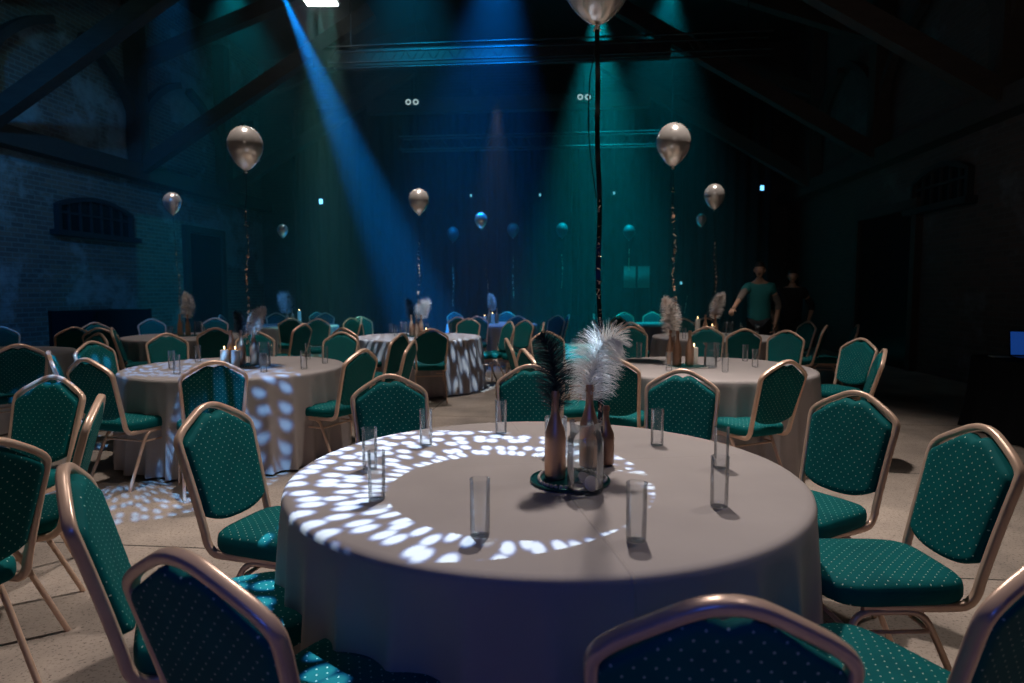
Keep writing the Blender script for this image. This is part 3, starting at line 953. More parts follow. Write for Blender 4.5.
for i, (dx, dy, dz, rx, lab) in enumerate(((-.026, -.012, .012, .1, 'pale round slice lying flat at the left of the front pitcher bottom'),
                                ((.016), -.020, .030, 1.15, 'pale round slice leaning upright inside the front pitcher'),
                                ((-.002), .012, .036, .7, 'small pale slice behind the others inside the front pitcher'))):
    o = link('fruit_slice', SLICE, loc=(pp.x + dx, pp.y + dy, ZT + dz)); o.rotation_euler = (rx, 0, .4 * i)
    tag(o, lab, 'fruit slice', 'slices in the front pitcher')
gb = at(560, 459, ZT)
mb = MB(); mb.lathe([(.038, 0), (.043, .004), (.044, .02), (.044, .150), (.0435, .152), (.0415, .150), (.0415, .012), (.002, .010)], 32)
o = link('glass_vase', mb.mesh('vase', 'clear_glass', True, 50), loc=(gb.x - .012, gb.y + .06, ZT)); tag(o, 'wide clear glass cylinder behind the black feather bottle', 'vase')
gb2 = gb
beads((c0.x, c0.y, zt_), .112, 46, .0068, 'pearl garland circling the bottles on the front table tray', 2)

# smaller centrepieces
def centre(key, items):
    c = TC[key]; nm = NAMES[key]; nb = 0
    for it in items:
        t = it[0]; p = Vector((it[1], it[2], 0)) + Vector((c.x, c.y, ZT))
        if t == 'tray': tray(p, .15, 'round dark tray at the middle of ' + nm)
        elif t in 'cb': bottle(t, p + Vector((0, 0, .006)), '%s bottle, %s on %s' % ('copper' if t == 'c' else 'brown', it[3], nm))
        elif t == 'candle': candle(p, .034, it[4] * 1.2, '%s pillar candle on %s' % (it[3], nm))
        elif t == 'pitcher': pitcher(p, it[3], 'glass pitcher of water standing on ' + nm)
        elif t == 'beads': beads(p, .17, 56, .006, 'pearl garland around the bottles on ' + nm, 3)
        elif t in ('fw', 'fg', 'fb'):
            feather(t[1], (p.x, p.y, p.z + .306), it[3], it[4], '%s ostrich feather rising from a bottle on %s' % ({'w': 'white', 'g': 'pale grey', 'b': 'black'}[t[1]], nm), it[5] if len(it) > 5 else 0)
centre('T1', [('tray', .02, 0), ('c', .02, .05, 'middle one'), ('c', .14, .02, 'right one'), ('c', -.06, .03, 'leftmost one'), ('candle', -.075, -.07, 'left', .12), ('candle', .03, -.10, 'right', .12),
              ('pitcher', .24, -.02, 2.6), ('beads', .02, -.02), ('fg', .14, .02, 0, .85, .30), ('fb', .02, .05, 0, .8)])
centre('T2', [('tray', -.15, 0), ('b', -.235, -.02, 'left'), ('c', -.125, .0, 'right'), ('c', -.265, .10, 'rearmost'), ('candle', -.06, .10, 'lit', .13), ('pitcher', .03, -.08, 2.9),
              ('beads', -.16, -.02), ('fg', -.265, .10, 3.0, 1.1, 0)])
centre('T3', [('tray', -.05, 0), ('c', -.10, .02, 'left'), ('c', -.03, .03, 'middle'), ('c', .04, .0, 'right'), ('pitcher', -.20, -.05, 2.6), ('fw', .04, 0, 0, .95), ('fb', -.10, .02, 0, 1.1), ('candle', .12, -.08, 'short white', .08)])
centre('T4', [('tray', -.05, 0), ('c', -.14, .0, 'left'), ('c', -.04, .03, 'right'), ('pitcher', .12, .0, 2.8), ('fg', -.04, .03, 3.14, 1.2, -.1)])
centre('T5', [('c', -.05, 0, 'left'), ('c', .05, 0, 'right'), ('fw', -.05, 0, 3.0, 1.3), ('fb', .05, 0, 0, 1.2), ('candle', .18, 0, 'tall white', .22)])
centre('T6', [('c', -.05, 0, 'left'), ('c', .10, 0, 'right'), ('fg', .0, .05, 3.1, 1.1), ('candle', .02, -.08, 'lit', .16), ('candle', -.14, -.08, 'outer left', .12)])
centre('T7', [('tray', -.02, 0), ('c', -.16, .0, 'left'), ('c', -.01, .03, 'right'), ('candle', -.24, .10, 'lit rear', .20), ('candle', -.08, -.06, 'lit front', .12), ('pitcher', .17, -.04, 0.2), ('fg', -.01, .03, 0, 1.25, .15), ('beads', -.05, 0)])

# ---------------------------------------------------------------- balloons
def balloon_mesh():
    mb = MB(); prof = []
    R0 = .143
    for k in range(25):
        t = PI * k / 24
        r = R0 * math.sin(t)
        z = -R0 * 1.12 * math.cos(t)
        if z < 0:
            f = -z / (R0 * 1.12)
            r *= (1 - .30 * f ** 1.6); z *= 1.24
        prof.append((max(r, .004), z))
    mb.lathe(prof, 40)
    return mb.mesh('envelope', 'balloon_latex', True, 80)
BEM = balloon_mesh()
mbk = MB(); mbk.lathe([(.004, .012), (.006, .004), (.010, -.004), (.016, -.016), (.013, -.017), (.003, -.006)], 14); KNOT = mbk.mesh('knot', 'balloon_latex')
HBM = BEM.copy(); HBM.materials[0] = MATS['teal_lit_latex']
def balloon(key_c, px, pyb, dist, lab, zbot, scale=1.0, near=False, fleck=(0, 1)):
    """pyb: pixel row of the balloon's lower tip; the tie runs down to zbot at key_c"""
    depth_dir = gd(px, dist, 0)
    z = at_height(px, pyb, dist)
    tip = Vector((depth_dir.x, dist, z))
    tip.x = (px - CX) / F * (dist * cp + (CAMH - z) * sp)
    root = link('balloon', None, loc=tip); root.scale = (scale,) * 3; tag(root, lab, 'balloon', 'balloons above the tables')
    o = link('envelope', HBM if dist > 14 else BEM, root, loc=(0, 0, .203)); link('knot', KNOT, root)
    e = (Vector((key_c.x, key_c.y, zbot)) - tip) / scale
    rnd = random.Random(int(px))
    K = 36; pts = []
    for k in range(K + 1):
        t = k / K
        pts.append(e * t + Vector((.012 * math.sin(t * 19 + px), .010 * math.cos(t * 13), 0)) * math.sin(PI * t) * (.35 if near else 1))
    mb = MB()
    if near:
        vs, fs = [], []
        for k, p in enumerate(pts):
            w = Vector((1, .35 * math.sin(k * .9), 0)) * .0085
            vs += [p - w, p + w]
        mb.add(vs, [(2 * k, 2 * k + 1, 2 * k + 3, 2 * k + 2) for k in range(K)])
        mb.sweep([p + Vector((-.012 - .02 * math.sin(PI * k / 14), .004, 0)) * min(1, k / 4) for k, p in enumerate(pts[:15])], ell(.0025, .0025, 6))
    else:
        mb.sweep(pts, ell(.0022, .0022, 5))
    rb = link('ribbon', mb.mesh('ribbon', 'ribbon_black', True), root)
    mb = MB()
    for k in range(90 if near else 70):
        t = fleck[0] + (fleck[1] - fleck[0]) * rnd.random() ** .8
        i = min(K - 1, int(t * K)); p = pts[i].lerp(pts[i + 1], t * K - i)
        s = (.0045 if near else .009) * rnd.uniform(.5, 1.4) * (1 if not near else .9)
        q = Matrix.Rotation(rnd.random() * 6, 3, 'Z') @ Matrix.Rotation(rnd.random() * 2, 3, 'X')
        off = Vector((rnd.gauss(0, .003), -.003, 0))
        mb.add([p + off + q @ Vector(v) for v in ((-s, 0, -s * 1.6), (s, 0, -s * 1.6), (s, 0, s * 1.6), (-s, 0, s * 1.6))], [(0, 1, 2, 3)])
    tag(link('glitter_fleck', mb.mesh('fleck', 'rose_fleck', False), rb), kind='stuff')
    return root
def at_height(px, py, dist):
    dv = (CY - py) / F
    dy, dz = cp + dv * sp, -sp + dv * cp
    return CAMH + dz / dy * dist
balloon(TC['T0'] + Vector((.21, .03, 0)), 597, 26, 2.42, 'big silver balloon cut by the top edge above the front table', ZT + .01, 1.0, True, (.35, 1))
balloon(TC['T1'] + Vector((.05, .12, 0)), 246, 171, 5.45, 'large silver balloon on the left above the speckled table', ZT + .02, 1.0, False, (.2, .9))
balloon(TC['T2'] + Vector((-.22, .12, 0)), 673, 167, 5.55, 'large silver balloon right of centre above the right hand table', ZT + .02, 1.0, False, (.1, .9))
balloon(TC['T4'] + Vector((-.12, .05, 0)), 173, 215, 9.3, 'smaller silver balloon before the left brick wall window', ZT + .02, .88, False, (.2, 1))
balloon(TC['T3'] + Vector((.0, .05, 0)), 419, 215, 9.1, 'silver balloon in the middle above the table further back', ZT + .02, 1.0, False, (.2, 1))
balloon(TC['T5'] + Vector((0, .05, 0)), 283, 238, 12.3, 'tiny silver balloon above the blue-lit table', ZT + .02, .72, False, (.6, 1))
balloon(TC['T6'] + Vector((0, .05, 0)), 481, 229, 12.6, 'small silver balloon right of the middle one, far back', ZT + .02, .88, False, (.4, 1))
balloon(TC['T7'] + Vector((.02, .06, 0)), 714, 210, 9.2, 'silver balloon on the right near the two standing people', ZT + .02, 1.0, False, (.2, 1))
balloon(TC['T10'] + Vector((.3, .0, 0)), 701, 227, 12.7, 'tiny silver balloon just left of the right-hand balloon', ZT + .02, .72, False, (.7, 1))
# balloons lost in the haze at the far end, each on a floor weight
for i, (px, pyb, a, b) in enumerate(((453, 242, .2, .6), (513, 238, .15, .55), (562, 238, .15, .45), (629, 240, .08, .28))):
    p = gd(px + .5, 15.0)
    balloon(Vector((p.x, p.y, 0)), px, pyb, 15.0, 'balloon painted as teal-lit in the haze at the far end, %s of four' % ['leftmost', 'second from left', 'third from left', 'rightmost'][i], .06, .95, False, (a, b))
    mb = MB(); mb.lathe([(.05, 0), (.06, .01), (.05, .05), (.01, .06)], 16); o = link('balloon_weight', mb.mesh('weight', 'rose_fleck'), loc=(p.x, p.y, 0))
    tag(o, 'small foil weight on the floor under the %s hazy far balloon' % ['leftmost', 'second', 'third', 'rightmost'][i], 'balloon weight', 'balloon weights at the far end')

# ---------------------------------------------------------------- fixtures seen in the picture
def px_point(px, py, dist):
    z = at_height(px, py, dist)
    return Vector(((px - CX) / F * (dist * cp + (CAMH - z) * sp), dist, z))
def panel_light():
    p = px_point(320, 0, 11.6)
    root = link('stage_floodlight', None, loc=p); tag(root, 'glowing white rectangular floodlight hanging at the top of the hall', 'stage light')
    mb = MB(); mb.box((0, 0, .12), (.30, .20, .10)); mb.box((0, 0, .31), (.02, .02, .12)); link('housing', mb.mesh('h', 'black_metal', False), root)
    M = Matrix.Rotation(math.radians(0), 3, 'X'); mb = MB(); mb.box((0, 0, -.01), (.26, .17, .02), M); link('lens', mb.mesh('l', 'lamp_white', False), root)
panel_light()
def twin(px, py, dist, lab):
    p = px_point(px, py, dist)
    root = link('blinder_lamp', None, loc=p); tag(root, lab, 'stage light', 'twin round blinder lamps')
    mb = MB(); mb.box((0, .06, 0), (.17, .05, .09)); link('housing', mb.mesh('h', 'black_metal', False), root)
    for dx in (-.085, .085):
        mb = MB()
        pts = [(dx + .05 * math.cos(t * PI / 12), 0, .05 * math.sin(t * PI / 12)) for t in range(24)]
        mb.sweep(pts, ell(.016, .016, 8), closed=True); link('lamp', mb.mesh('ring', 'lamp_ring'), root)
    mb = MB(); mb.sweep([(0, .06, .09), (0, .06, 4.9 + .2 - p.z if p.z < 4.9 else .5)], ell(.012, .012, 6)); link('hanger', mb.mesh('hg', 'black_metal'), root)
twin(412, 102, 15.3, 'pair of round pale lamps left of centre, high in the haze')
twin(584, 97, 15.3, 'pair of round pale lamps right of centre, high in the haze')
def small_light(px, py, dist, lab, mat, s):
    p = px_point(px, py, dist)
    root = link('hanging_lamp', None, loc=p); tag(root, lab, 'lamp', 'small wall and rig lamps')
    mb = MB(); mb.box((0, .03, 0), (s * 1.4, .03, s * 1.6)); link('housing', mb.mesh('h', 'black_metal', False), root)
    mb = MB(); mb.sweep([(0, .03, s * 1.6), (0, .03, ZR - p.z - .01)], ell(.006, .006, 6)); link('hanger_cable', mb.mesh('hc', 'black_metal'), root)
    mb = MB(); mb.box((0, -.005, 0), (s * .7, .012, s)); link('diffuser', mb.mesh('d', mat, False), root)
small_light(321, 201.5, 16.6, 'small bright blue-white lamp on the far left dark curtain', 'lamp_bluewhite', .058)
small_light(762, 188, 16.6, 'small bright blue-white lamp on the far right dark curtain', 'lamp_bluewhite', .058)
small_light(471, 195.5, 16.8, 'tiny dim blue lamp far back, left of three', 'lamp_dim', .03)
small_light(540, 195, 16.8, 'tiny dim blue lamp far back, middle of three', 'lamp_dim', .03)
small_light(614, 193, 16.8, 'tiny dim blue lamp far back, right of three', 'lamp_dim', .03)
small_light(681, 283, 16.6, 'tiny dim lamp low on the curtain right of the pale panels', 'lamp_dim', .035)
# pale cloth panels far back
for i, px in enumerate((630, 644)):
    p = px_point(px, 277, 16.4); w = .15
    mb = MB(); vs = []; n = 24
    for j in range(2):
        for k in range(n + 1): vs.append((-w + 2 * w * k / n, .012 * math.sin(k * 1.9), -.27 + .54 * j))
    mb.add(vs, [(k, k + 1, n + 2 + k, n + 1 + k) for k in range(n)])
    o = link('hanging_cloth', mb.mesh('pc', 'drape_pale', True), loc=p); tag(o, '%s of two pale cloth panels hanging before the far curtain' % ('left' if i == 0 else 'right'), 'cloth panel', 'pale panels far back')
    o.modifiers.new('t', 'SOLIDIFY').thickness = .008
    mb = MB(); mb.sweep([(-w - .02, 0, .28), (w + .02, 0, .28)], ell(.012, .012, 6)); link('rod', mb.mesh('rod', 'black_metal'), o)
    mb = MB(); mb.sweep([(w, .0, .28), (w, 0, -p.z)], ell(.012, .012, 6)); link('stand', mb.mesh('stand', 'black_metal'), o)

# black flight case against left wall
v0, _ = on_wall(83, 310, UL + 1.2); v1, _ = on_wall(140, 310, UL + 1.2)
root = link('flight_case', None, loc=R(UL + 1.0, (v0 + v1) / 2, 0), rz=-A)
tag(root, 'tall black case standing against the left brick wall', 'case')
hw = abs(v1 - v0) / 2
mb = MB(); mb.box((0, 0, .55), (.4, hw, .50)); link('body', mb.mesh('b', 'black_cloth', False), root)
for a in (-1, 1):
    for b in (-1, 1):
        mb = MB(); beam(mb, (a * .4, b * hw, .05), (a * .4, b * hw, 1.06), .02, .02); link('edge_trim', mb.mesh('e', 'black_metal', False), root)
for a in (-1, 1):
    for b in (-1, 1):
        mb = MB(); mb.sweep([(a * .33 - .02, b * (hw - .1), .035), (a * .33 + .02, b * (hw - .1), .035)], ell(.035, .035, 12)); link('caster', mb.mesh('c', 'rubber'), root)

# draped control desk with laptop, right
dk = gd(1010, 6.6); uu = dk.dot(RU); vv = dk.dot(RV)
u0d, u1d, v0d, v1d = 4.02, 5.3, 5.6, 7.0
mb = MB(); n = 40; ring = []
def rr_pt(t, g):
    L = [(u0d, v0d), (u1d, v0d), (u1d, v1d), (u0d, v1d)]; s = t * 4; i = int(s) % 4; f = s - int(s)
    a, b = L[i], L[(i + 1) % 4]; x = a[0] + (b[0] - a[0]) * f; y = a[1] + (b[1] - a[1]) * f
    cx_, cy_ = (u0d + u1d) / 2, (v0d + v1d) / 2
    dd = Vector((x - cx_, y - cy_)).normalized(); return x + dd.x * g, y + dd.y * g
nn = 160; vs = []
lev = [(.745, -.3), (.748, -.02), (.735, 0), (.5, .01), (.25, .025), (.01, .07)]
for z, g in lev:
    for k in range(nn):
        t = k / nn; gg = g + (.03 * math.sin(k * .9) * (0.75 - z) if z < .7 else 0)
        x, y = rr_pt(t, gg); vs.append(R(x, y, z))
fs = [(i * nn + k, i * nn + (k + 1) % nn, (i + 1) * nn + (k + 1) % nn, (i + 1) * nn + k) for i in range(len(lev) - 1) for k in range(nn)]
fs.append(tuple(range(nn)))
mb.add(vs, fs); o = link('draped_desk', mb.mesh('desk', 'black_cloth', True, 50)); tag(o, 'black cloth covered technician desk at the right edge of the hall', 'desk')
lp = at(1032, 358, .75)
root = link('laptop', None, loc=(lp.x, lp.y, .751), rz=-.35); tag(root, 'open laptop with glowing blue screen on the black desk', 'laptop')
mb = MB(); mb.box((0, -.10, .008), (.17, .12, .008)); link('keyboard_base', mb.mesh('kb', 'black_metal', False), root)
Ms = Matrix.Rotation(math.radians(-12), 3, 'X')
mb = MB(); mb.box((0, .035, .135), (.18, .005, .125), Ms); link('lid', mb.mesh('lid', 'black_metal', False), root)
mb = MB(); mb.box((0, 0, 0), (.168, .002, .112)); s_ = link('screen', mb.mesh('scr', 'laptop_screen', False), root, loc=(0, .028, .136)); s_.rotation_euler = (math.radians(-12), 0, 0)
pq = at(1003, 357, .75); mb = MB(); mb.box((0, 0, .003), (.10, .07, .003)); o = link('paper_sheet', mb.mesh('pp', 'paper', False), loc=(pq.x, pq.y, .750), rz=-.3); tag(o, 'white paper sheet on the black desk beside the laptop', 'paper')

# ---------------------------------------------------------------- people
def skin_figure(name, verts, edges, radii, mat, parent, sub=2, root_idx=0):
    me = bpy.data.meshes.new(name); me.from_pydata(verts, edges, []); me.materials.append(MATS[mat])
    o = link(name, me, parent)
    md = o.modifiers.new('skin', 'SKIN'); md.use_smooth_shade = True
    for i, r in enumerate(radii):
        r = r if isinstance(r, tuple) else (r, r)
        me.skin_vertices[0].data[i].radius = r
        me.skin_vertices[0].data[i].use_root = (i == root_idx)
    s = o.modifiers.new('sub', 'SUBSURF'); s.levels = sub; s.render_levels = sub
    return o
def person(base, yaw, H, label, shirt, sleeve, handpos, hairlen, sleeved_len=.8):
    """local frame: +Y is forward; handpos = right/left hand targets in local coords"""
    root = link('person', None, loc=base, rz=yaw); tag(root, label, 'person')
    k = H / 1.80
    def S(x, y, z): return (x * k, y * k, z * k)
    lean = .06
    sh_z, hip_z = 1.46, .95
    V = [S(0, 0, .98), S(0, .01, 1.12), S(0, .03, 1.30), S(0, lean, 1.44), S(0, lean + .01, 1.53), S(0, lean + .02, 1.60),
         S(-.17, lean, 1.43), S(.17, lean, 1.43)]
    E = [(0, 1), (1, 2), (2, 3), (3, 4), (4, 5), (3, 6), (3, 7)]
    Rr = [(.155, .11), (.14, .10), (.165, .11), (.13, .09), .055, .05, .062, .062]
    Rr = [tuple(c * k for c in r) if isinstance(r, tuple) else r * k for r in Rr]
    arms = []
    for si, hand in zip((6, 7), handpos):
        s = Vector(V[si]); h = Vector(hand)
        mid = (s + h) / 2; L = (h - s).length; seg = .31 * k
        off = math.sqrt(max(0.0, seg ** 2 - (L / 2) ** 2))
        out = Vector((-1 if si == 6 else 1, -.6, -.5)).normalized()
        ax = (h - s).normalized(); out = (out - ax * out.dot(ax)).normalized()
        el = mid + out * off
        i0 = len(V); V += [tuple(s.lerp(el, .5)), tuple(el), tuple(el.lerp(h, .55)), tuple(h)]
        E += [(si, i0), (i0, i0 + 1), (i0 + 1, i0 + 2), (i0 + 2, i0 + 3)]; Rr += [.050 * k, .043 * k, .035 * k, .026 * k]
        arms.append((s, el, h))
    for sx in (-1, 1):
        i0 = len(V); V += [S(sx * .09, 0, .90), S(sx * .10, .01, .52), S(sx * .105, -.01, .10), S(sx * .11, .10, .045)]
        E += [(0, i0), (i0, i0 + 1), (i0 + 1, i0 + 2), (i0 + 2, i0 + 3)]; Rr += [.095 * k, .062 * k, .045 * k, .042 * k]
    skin_figure('body', V, E, Rr, 'skin', root)
    # head
    hc = Vector(S(0, lean + .035, 1.685))
    mb = MB(); nu, nv = 20, 16; vs = []
    for j in range(nv + 1):
        ph = PI * j / nv
        for i in range(nu):
            th = 2 * PI * i / nu
            x = .076 * math.sin(ph) * math.cos(th); y = .096 * math.sin(ph) * math.sin(th); z = .122 * math.cos(ph)
            if z < 0: x *= 1 - .30 * (-z / .122); y *= 1 - .12 * (-z / .122)
            fwd = max(0, math.sin(th)) * math.sin(ph)
            if fwd > .93 and -.045 < z < .015: y += .018
            vs.append(hc + Vector((x, y, z)) * k)
    mb.add(vs, [(j * nu + i, j * nu + (i + 1) % nu, (j + 1) * nu + (i + 1) % nu, (j + 1) * nu + i) for j in range(nv) for i in range(nu)])
    me = mb.mesh('head', 'skin'); hd = link('head', me, root); hd.modifiers.new('s', 'SUBSURF').render_levels = 1
    for sx in (-1, 1):
        mb = MB(); mb.lathe([(.001, -.011), (.008, -.008), (.011, 0), (.008, .008), (.001, .011)], 12, hc + Vector((sx * .030, .083, .004)) * k); link('eye', mb.mesh('eye', 'eye_white'), hd)
        mb = MB(); mb.lathe([(.001, -.03), (.008, -.024), (.014, 0), (.012, .02), (.001, .03)], 10, hc + Vector((sx * .078, 0, -.005)) * k); link('ear', mb.mesh('ear', 'skin'), hd)
    mb = MB(); mb.box(hc + Vector((0, .082, -.062)) * k, (.022 * k, .006, .004)); link('mouth', mb.mesh('mouth', 'hair'), hd)
    # hair cap
    mb = MB(); vs = []
    for j in range(11):
        ph = PI * (.62 if hairlen < .1 else .62) * j / 10
        for i in range(nu):
            th = 2 * PI * i / nu
            cut = 1.0
            if math.sin(th) > .15: cut = .62
            ph2 = ph * cut
            x = .086 * math.sin(ph2) * math.cos(th); y = .106 * math.sin(ph2) * math.sin(th) - .006; z = .133 * math.cos(ph2)
            if math.sin(th) < .3 and j > 7: z -= hairlen * (j - 7) / 3
            vs.append(hc + Vector((x, y, z)) * k)
    mb.add(vs, [(j * nu + i, j * nu + (i + 1) % nu, (j + 1) * nu + (i + 1) % nu, (j + 1) * nu + i) for j in range(10) for i in range(nu)])
    hr = link('hair', mb.mesh('hair', 'hair'), root); hr.modifiers.new('t', 'SOLIDIFY').thickness = .012
    # shirt: torso and sleeves
    tv = [S(0, 0, .76), S(0, .01, 1.08), S(0, .03, 1.28), S(0, lean, 1.43), S(0, lean, 1.49)]
    skin_figure('shirt', tv + [S(-.165, lean, 1.425), S(.165, lean, 1.425)] + [tuple(arms[0][0].lerp(arms[0][1], .45)), tuple(arms[1][0].lerp(arms[1][1], .45))],
                [(0, 1), (1, 2), (2, 3), (3, 4), (3, 5), (3, 6), (5, 7), (6, 8)],
                [(.20 * k, .15 * k), (.175 * k, .13 * k), (.195 * k, .14 * k), (.165 * k, .12 * k), (.075 * k, .07 * k), .092 * k, .092 * k, .072 * k, .072 * k], shirt, root)
    for (s, el, h) in arms:
        skin_figure('sleeve', [tuple(s.lerp(el, .3)), tuple(el), tuple(el.lerp(h, .30))], [(0, 1), (1, 2)], [.062 * k, .054 * k, .046 * k], sleeve, root, 2)
    skin_figure('trousers', [S(0, 0, .96), S(.09, 0, .88), S(.10, .01, .52), S(.105, -.01, .07), S(-.09, 0, .88), S(-.10, .01, .52), S(-.105, -.01, .07)],
                [(0, 1), (1, 2), (2, 3), (0, 4), (4, 5), (5, 6)], [(.15 * k, .115 * k), .105 * k, .075 * k, .06 * k, .105 * k, .075 * k, .06 * k], 'trousers', root)
    for sx in (-1, 1):
        skin_figure('shoe', [S(sx * .105, -.03, .045), S(sx * .11, .07, .04), S(sx * .115, .19, .032)], [(0, 1), (1, 2)], [(.05 * k, .045 * k), (.05 * k, .04 * k), (.045 * k, .032 * k)], 'rubber', root)
    # hands
    for (s, el, h), sx in zip(arms, (-1, 1)):
        d = (h - el).normalized(); sd = d.cross(Vector((0, 0, 1))).normalized() if abs(d.z) < .95 else Vector((0, 1, 0)); up = sd.cross(d)
        hv = [h + d * .0, h + d * .045 * k]; he = [(0, 1)]; hr_ = [.024 * k, .030 * k]
        for f, (o_, ln) in enumerate(((-.028, .066), (-.010, .076), (.010, .072), (.027, .056))):
            b = h + d * .070 * k + sd * o_ * k
            i0 = len(hv); hv += [b, b + (d - up * .25) * ln * .45 * k, b + (d * .75 - up * .75) * ln * .95 * k]
            he += [(1, i0), (i0, i0 + 1), (i0 + 1, i0 + 2)]; hr_ += [.0105 * k, .009 * k, .007 * k]
        b = h + d * .025 * k - sd * .03 * k * sx; i0 = len(hv)
        hv += [b, b + (d * .6 - sd * sx * .7 - up * .3) * .045 * k]; he += [(0, i0), (i0, i0 + 1)]; hr_ += [.012 * k, .009 * k]
        skin_figure('hand', [tuple(v) for v in hv], he, hr_, 'skin', root, 1)
    return root
def local(base, yaw, w):
    return Matrix.Rotation(-yaw, 3, 'Z') @ (Vector(w) - Vector(base))
p1 = gd(757, 10.15); p1.z = 0
hw_ = px_point(733, 309, 9.6)
toT = (Vector((TC['T7'].x, TC['T7'].y, 0)) - p1); yaw1 = math.atan2(toT.y, toT.x) - PI / 2 + .35
h1 = local(p1, yaw1, hw_)
lh = Vector((-.24, .10, .86)); rh = Vector((.24, .10, .86))
# camera-left arm is the one nearer the table
person(p1, yaw1, 1.83, 'standing person in teal shirt reaching a hand towards the pitcher', 'teal_shirt', 'patterned_sleeve', (lh, h1) if h1.x > 0 else (h1, rh), .02)
p2 = gd(789, 10.6); p2.z = 0
person(p2, yaw1 + .1, 1.74, 'second standing person in black clothes right of the teal shirt', 'dark_shirt', 'dark_shirt', (lh, rh), .16)

# ---------------------------------------------------------------- haze
H0 = 9.9
mb = MB(); mb.box(((UL + UR) / 2, (H0 + 17.0) / 2, (ZR - .05) / 2 + .02), ((UR - UL) / 2 - .05, (17.0 - H0) / 2, (ZR - .06) / 2))
mh, nt, b = nodes_of('haze_volume'); nt.nodes.remove(b)
vs_ = N(nt, 'ShaderNodeVolumeScatter'); vs_.inputs['Color'].default_value = (1, 1, 1, 1); vs_.inputs['Density'].default_value = 0.016; vs_.inputs['Anisotropy'].default_value = 0.15
nt.links.new(vs_.outputs[0], nt.nodes['Material Output'].inputs['Volume'])
hz = link('haze', mb.mesh('haze', 'haze_volume', False), rz=-A)
tag(hz, 'thin theatrical haze filling the far part of the hall', 'haze', kind='stuff')

# ---------------------------------------------------------------- lights
def look(o, tgt):
    d = Vector(tgt) - o.location; o.rotation_euler = d.to_track_quat('-Z', 'Y').to_euler()
def spot(name, loc, tgt, power, col, size, blend=.5, rad=.1):
    L = bpy.data.lights.new(name, 'SPOT'); L.energy = power; L.color = col; L.spot_size = math.radians(size); L.spot_blend = blend; L.shadow_soft_size = rad
    o = link(name, L); o.location = loc; look(o, tgt); return o
WARM = (1.0, .90, .83)
spot('key_spot', (.55, 4.5, 5.2), (.0, 2.3, .4), 600, WARM, 90, .8, .09)
spot('key_spot', (-2.2, 5.35, 5.6), (-2.3, 5.6, .5), 470, WARM, 62, .8, .10)
spot('key_spot', (1.6, 4.95, 5.6), (1.7, 5.6, .5), 600, WARM, 64, .8, .10)
spot('key_spot', (-1.1, 8.5, 5.6), (-1.1, 9.3, .5), 460, WARM, 60, .8, .10)
spot('key_spot', (-4.4, 8.5, 5.6), (-4.4, 9.2, .5), 200, WARM, 60, .8, .10)
spot('key_spot', (2.7, 8.5, 5.6), (2.7, 9.1, .5), 330, WARM, 44, .8, .10)
spot('key_spot', (-2.5, 2.9, 5.2), (-2.5, 2.5, .0), 210, WARM, 56, .8, .09)
spot('key_spot', (2.7, 3.3, 5.4), (2.1, 2.5, .0), 190, WARM, 66, .9, .09)
spot('front_fill', (.4, -2.4, 4.2), (0, 5.5, 2.2), 10, WARM, 80, .9, .3)
# colour washes
spot('blue_wash', (-.2, -1.0, 2.1), (-.05, .9, .7), 24, (.02, .12, 1.0), 66, .9, .25)
spot('blue_wash', (-3.6, 2.0, 5.6), (-9.2, 12.8, 2.0), 1500, (.0, .26, .9), 42, .9, .25)
spot('teal_wash', (-3.0, 4.0, 6.2), (-9.4, 11.0, 5.9), 300, (.12, .50, .60), 60, .9, .25)
spot('wall_wash', (-4.0, 5.5, 3.2), (-9.3, 9.0, 3.2), 40, (.45, .62, .70), 80, .9, .25)
spot('wall_wash', (1.5, 4.5, 3.6), (5.9, 9.2, 3.6), 50, (.8, .75, .75), 70, .9, .25)
# beams in the haze
pB = px_point(281, -10, 11.4)
spot('beam_blue', pB, px_point(415, 300, 12.6), 20000, (.0, .26, 1.0), 16.0, .8, .03)
pG = px_point(320, 1, 11.6) + Vector((0, 0, -.06))
for dx in (-.17, 0, .17):
    spot('beam_green', pG + Vector((dx, 0, 0)), pG + Vector((dx * 1.5 + .12, 0, -6)), 800, (.25, .95, .85), 20, .9, .05)
def high(px, d, z=7.9): return Vector(((px - CX) / F * (d * cp + (CAMH - z) * sp), d, z))
pT = px_point(598, 3, 14.2)
spot('beam_teal', pT, pT + Vector((.15, .7, -6)), 4400, (.0, .66, .80), 46, 1.0, .08)
pT = high(672, 14.2)
spot('beam_teal', pT, pT + Vector((-.5, .9, -6)), 1300, (.0, .50, .66), 60, 1.0, .1)
pC = high(505, 12.0)
spot('beam_blue', pC, pC + Vector((-.8, 1.7, -6)), 4200, (.0, .20, .85), 50, 1.0, .08)
pD = high(165, 11.4)
spot('beam_blue', pD, pD + Vector((.1, 0, -6)), 1600, (.0, .30, .9), 22, .9, .05)
pE = high(230, 14.0)
spot('beam_teal', pE, pE + Vector((.3, .6, -6)), 1100, (.0, .42, .55), 74, 1.0, .1)
pF = high(400, 11.8)
spot('beam_blue', pF, pF + Vector((0, 3.4, -6)), 1300, (.0, .32, .62), 70, 1.0, .1)

